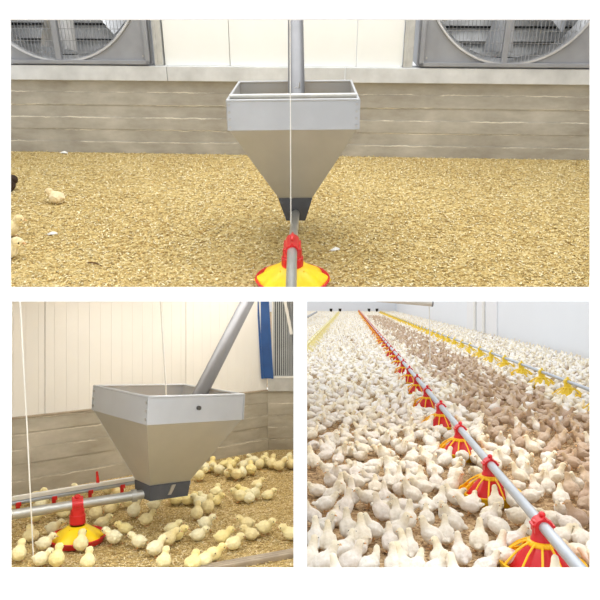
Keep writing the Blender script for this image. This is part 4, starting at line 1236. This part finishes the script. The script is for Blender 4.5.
# labels: rows counted from the bottom edge, left or right of the pipe
bands = [(2.0, 2.98, 'bottom-edge row'), (2.98, 3.25, 'second row from bottom'), (3.25, 3.55, 'third row from bottom'), (3.55, 3.9, 'fourth row from bottom'), (3.9, 4.3, 'fifth row from bottom')]
bucket = {}
for r in chosen:
    x, y = r[2][0], r[2][1]
    side = 'left' if x < X1 + TN * (y - Y1) else 'right'
    for lo, hi, nm in bands:
        if lo <= y < hi: bucket.setdefault((nm, side), []).append(r)
for k in bucket: bucket[k].sort(key=lambda r: r[3])
for r in chosen:
    x, y, a, po, fx = r[2]
    side = 'left' if x < X1 + TN * (y - Y1) else 'right'
    darker = is_tan(x, y); col = srgb(random.choice(TAN if darker else WHITE))
    cw = 'tan' if darker else 'white'
    band = next((nm for lo, hi, nm in bands if lo <= y < hi), None)
    if band:
        bl = bucket[band, side]
        lab = '%s %s chick, hall %s, %s of pipe, %s' % (cw, POSE_WORD[po], band, side, nth(bl.index(r), len(bl)))
        grp = 'near white chicks of the hall'
    else:
        dn = 'middle-distance' if y < 6 else 'farther'
        lab = '%s chick in the crowded %s flock %s of the hall feed pipe' % (cw, dn, side)
        grp = '%s chicks, %s flock, %s of the pipe' % (cw, dn, side)
    s = random.uniform(.66, .78)
    bird('chick', 'broiler', po, Matrix.Translation((x, y, .003)) @ Matrix.Rotation(R(a), 4, 'Z') @ Matrix.Scale(s, 4), col, lab, grp, parts=y < 4.3)

# the rest of the flock: one object of small closed bird meshes
def lod(voxel, dec):
    out = []
    for po in POSES:
        body, h, hd = bird_parts(po, 'broiler')
        body = body + [(h[0], h[1], (0, 0, 0))]
        me = blob(body, voxel, 2, dec, 2)
        me.calc_loop_triangles()
        co_ = np.zeros(len(me.vertices) * 3); me.vertices.foreach_get('co', co_)
        tri = np.zeros(len(me.loop_triangles) * 3, dtype=np.int32); me.loop_triangles.foreach_get('vertices', tri)
        co_ = co_.reshape(-1, 3)
        yel = np.clip(1.1 - np.linalg.norm(co_ - np.array(h[0]), axis=1) / .075, 0, 1) * .8
        out.append((co_, tri.reshape(-1, 3), yel)); bpy.data.meshes.remove(me)
    return out
LOD1 = lod(.010, .30); LOD2 = lod(.014, .14)
Vs, Fs, Cs, off = [], [], [], 0
for r in rest:
    x, y, a, po, fx = r[2]
    co_, tri, yel = (LOD1 if y < 17 else LOD2)[POSES.index(po)]
    ca, sa = math.cos(R(a)), math.sin(R(a)); s = random.uniform(.68, .80)
    Vs.append(np.column_stack([(co_[:,0]*ca - co_[:,1]*sa)*s + x, (co_[:,0]*sa + co_[:,1]*ca)*s + y, co_[:,2]*s]))
    Fs.append(tri + off); off += len(co_)
    c = np.array(srgb(random.choice(TAN if is_tan(x, y) else WHITE)))
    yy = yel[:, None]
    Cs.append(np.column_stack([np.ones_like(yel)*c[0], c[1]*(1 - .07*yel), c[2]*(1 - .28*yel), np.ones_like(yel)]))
V_ = np.concatenate(Vs); F_ = np.concatenate(Fs); C_ = np.concatenate(Cs)
me = bpy.data.meshes.new('distant_flock')
me.vertices.add(len(V_)); me.vertices.foreach_set('co', V_.ravel())
me.loops.add(F_.size); me.loops.foreach_set('vertex_index', F_.ravel().astype(np.int32))
me.polygons.add(len(F_)); me.polygons.foreach_set('loop_start', (np.arange(len(F_)) * 3).astype(np.int32))
me.update(calc_edges=True)
me.polygons.foreach_set('use_smooth', [True] * len(me.polygons))
at = me.color_attributes.new('tint', 'FLOAT_COLOR', 'POINT'); at.data.foreach_set('color', C_.ravel())
o = link_mesh('distant_flock', me, MT['far_feather'])
tag(o, 'dense distant flock of white and tan chicks filling the hall', 'flock', None, 'stuff')
print('birds', len(birds), 'rest', len(rest), 'tris', len(F_))

# ================================================================== light
w = bpy.data.worlds.new('World'); SC.world = w; w.use_nodes = True
bg = w.node_tree.nodes['Background']; bg.inputs[0].default_value = (0.97, 0.985, 1.0, 1); bg.inputs[1].default_value = 1.0
def area(name, loc, rot, sx, sy, power, col):
    l = bpy.data.lights.new(name, 'AREA'); l.shape = 'RECTANGLE'; l.size = sx; l.size_y = sy; l.energy = power; l.color = col
    o = bpy.data.objects.new(name, l); COL.objects.link(o); o.location = loc; o.rotation_euler = rot
    return o
# unseen fill lights added to brighten the upper view and both lower views
area('fill_light', (0, 3.2, 4.6), (R(12), 0, 0), 3.4, 1.6, 66, (1, .99, .97))
area('fill_light', (-.62, 3.72, 1.42), (0, 0, 0), 1.0, .4, 8, (1, .975, .93))
area('fill_light', (-.3, 4.35, 1.62), (0, 0, 0), .45, .7, 7, (1, .965, .91))
area('fill_light', (-.75, 2.34, 1.228), (R(-38), 0, 0), 1.3, .03, 14, (1, .97, .92))
area('fill_light', (1.6, 4.4, 1.5), (0, 0, 0), 2.4, 1.6, 25, (1, .985, .96))
area('fill_light', (.9, 2.34, 1.228), (R(-38), 0, 0), 1.5, .03, 3.5, (1, .985, .96))
area('fill_light', (4.6, 30, 3.4), (0, 0, -math.atan2(TN, 1)), 1.0, 44, 130, (.97, .985, 1))
SC.view_settings.view_transform = 'Standard'; SC.view_settings.look = 'None'
SC.view_settings.gamma = 1.0; SC.view_settings.use_curve_mapping = False
SC.view_settings.exposure = 0.25
bpy.context.view_layer.update()
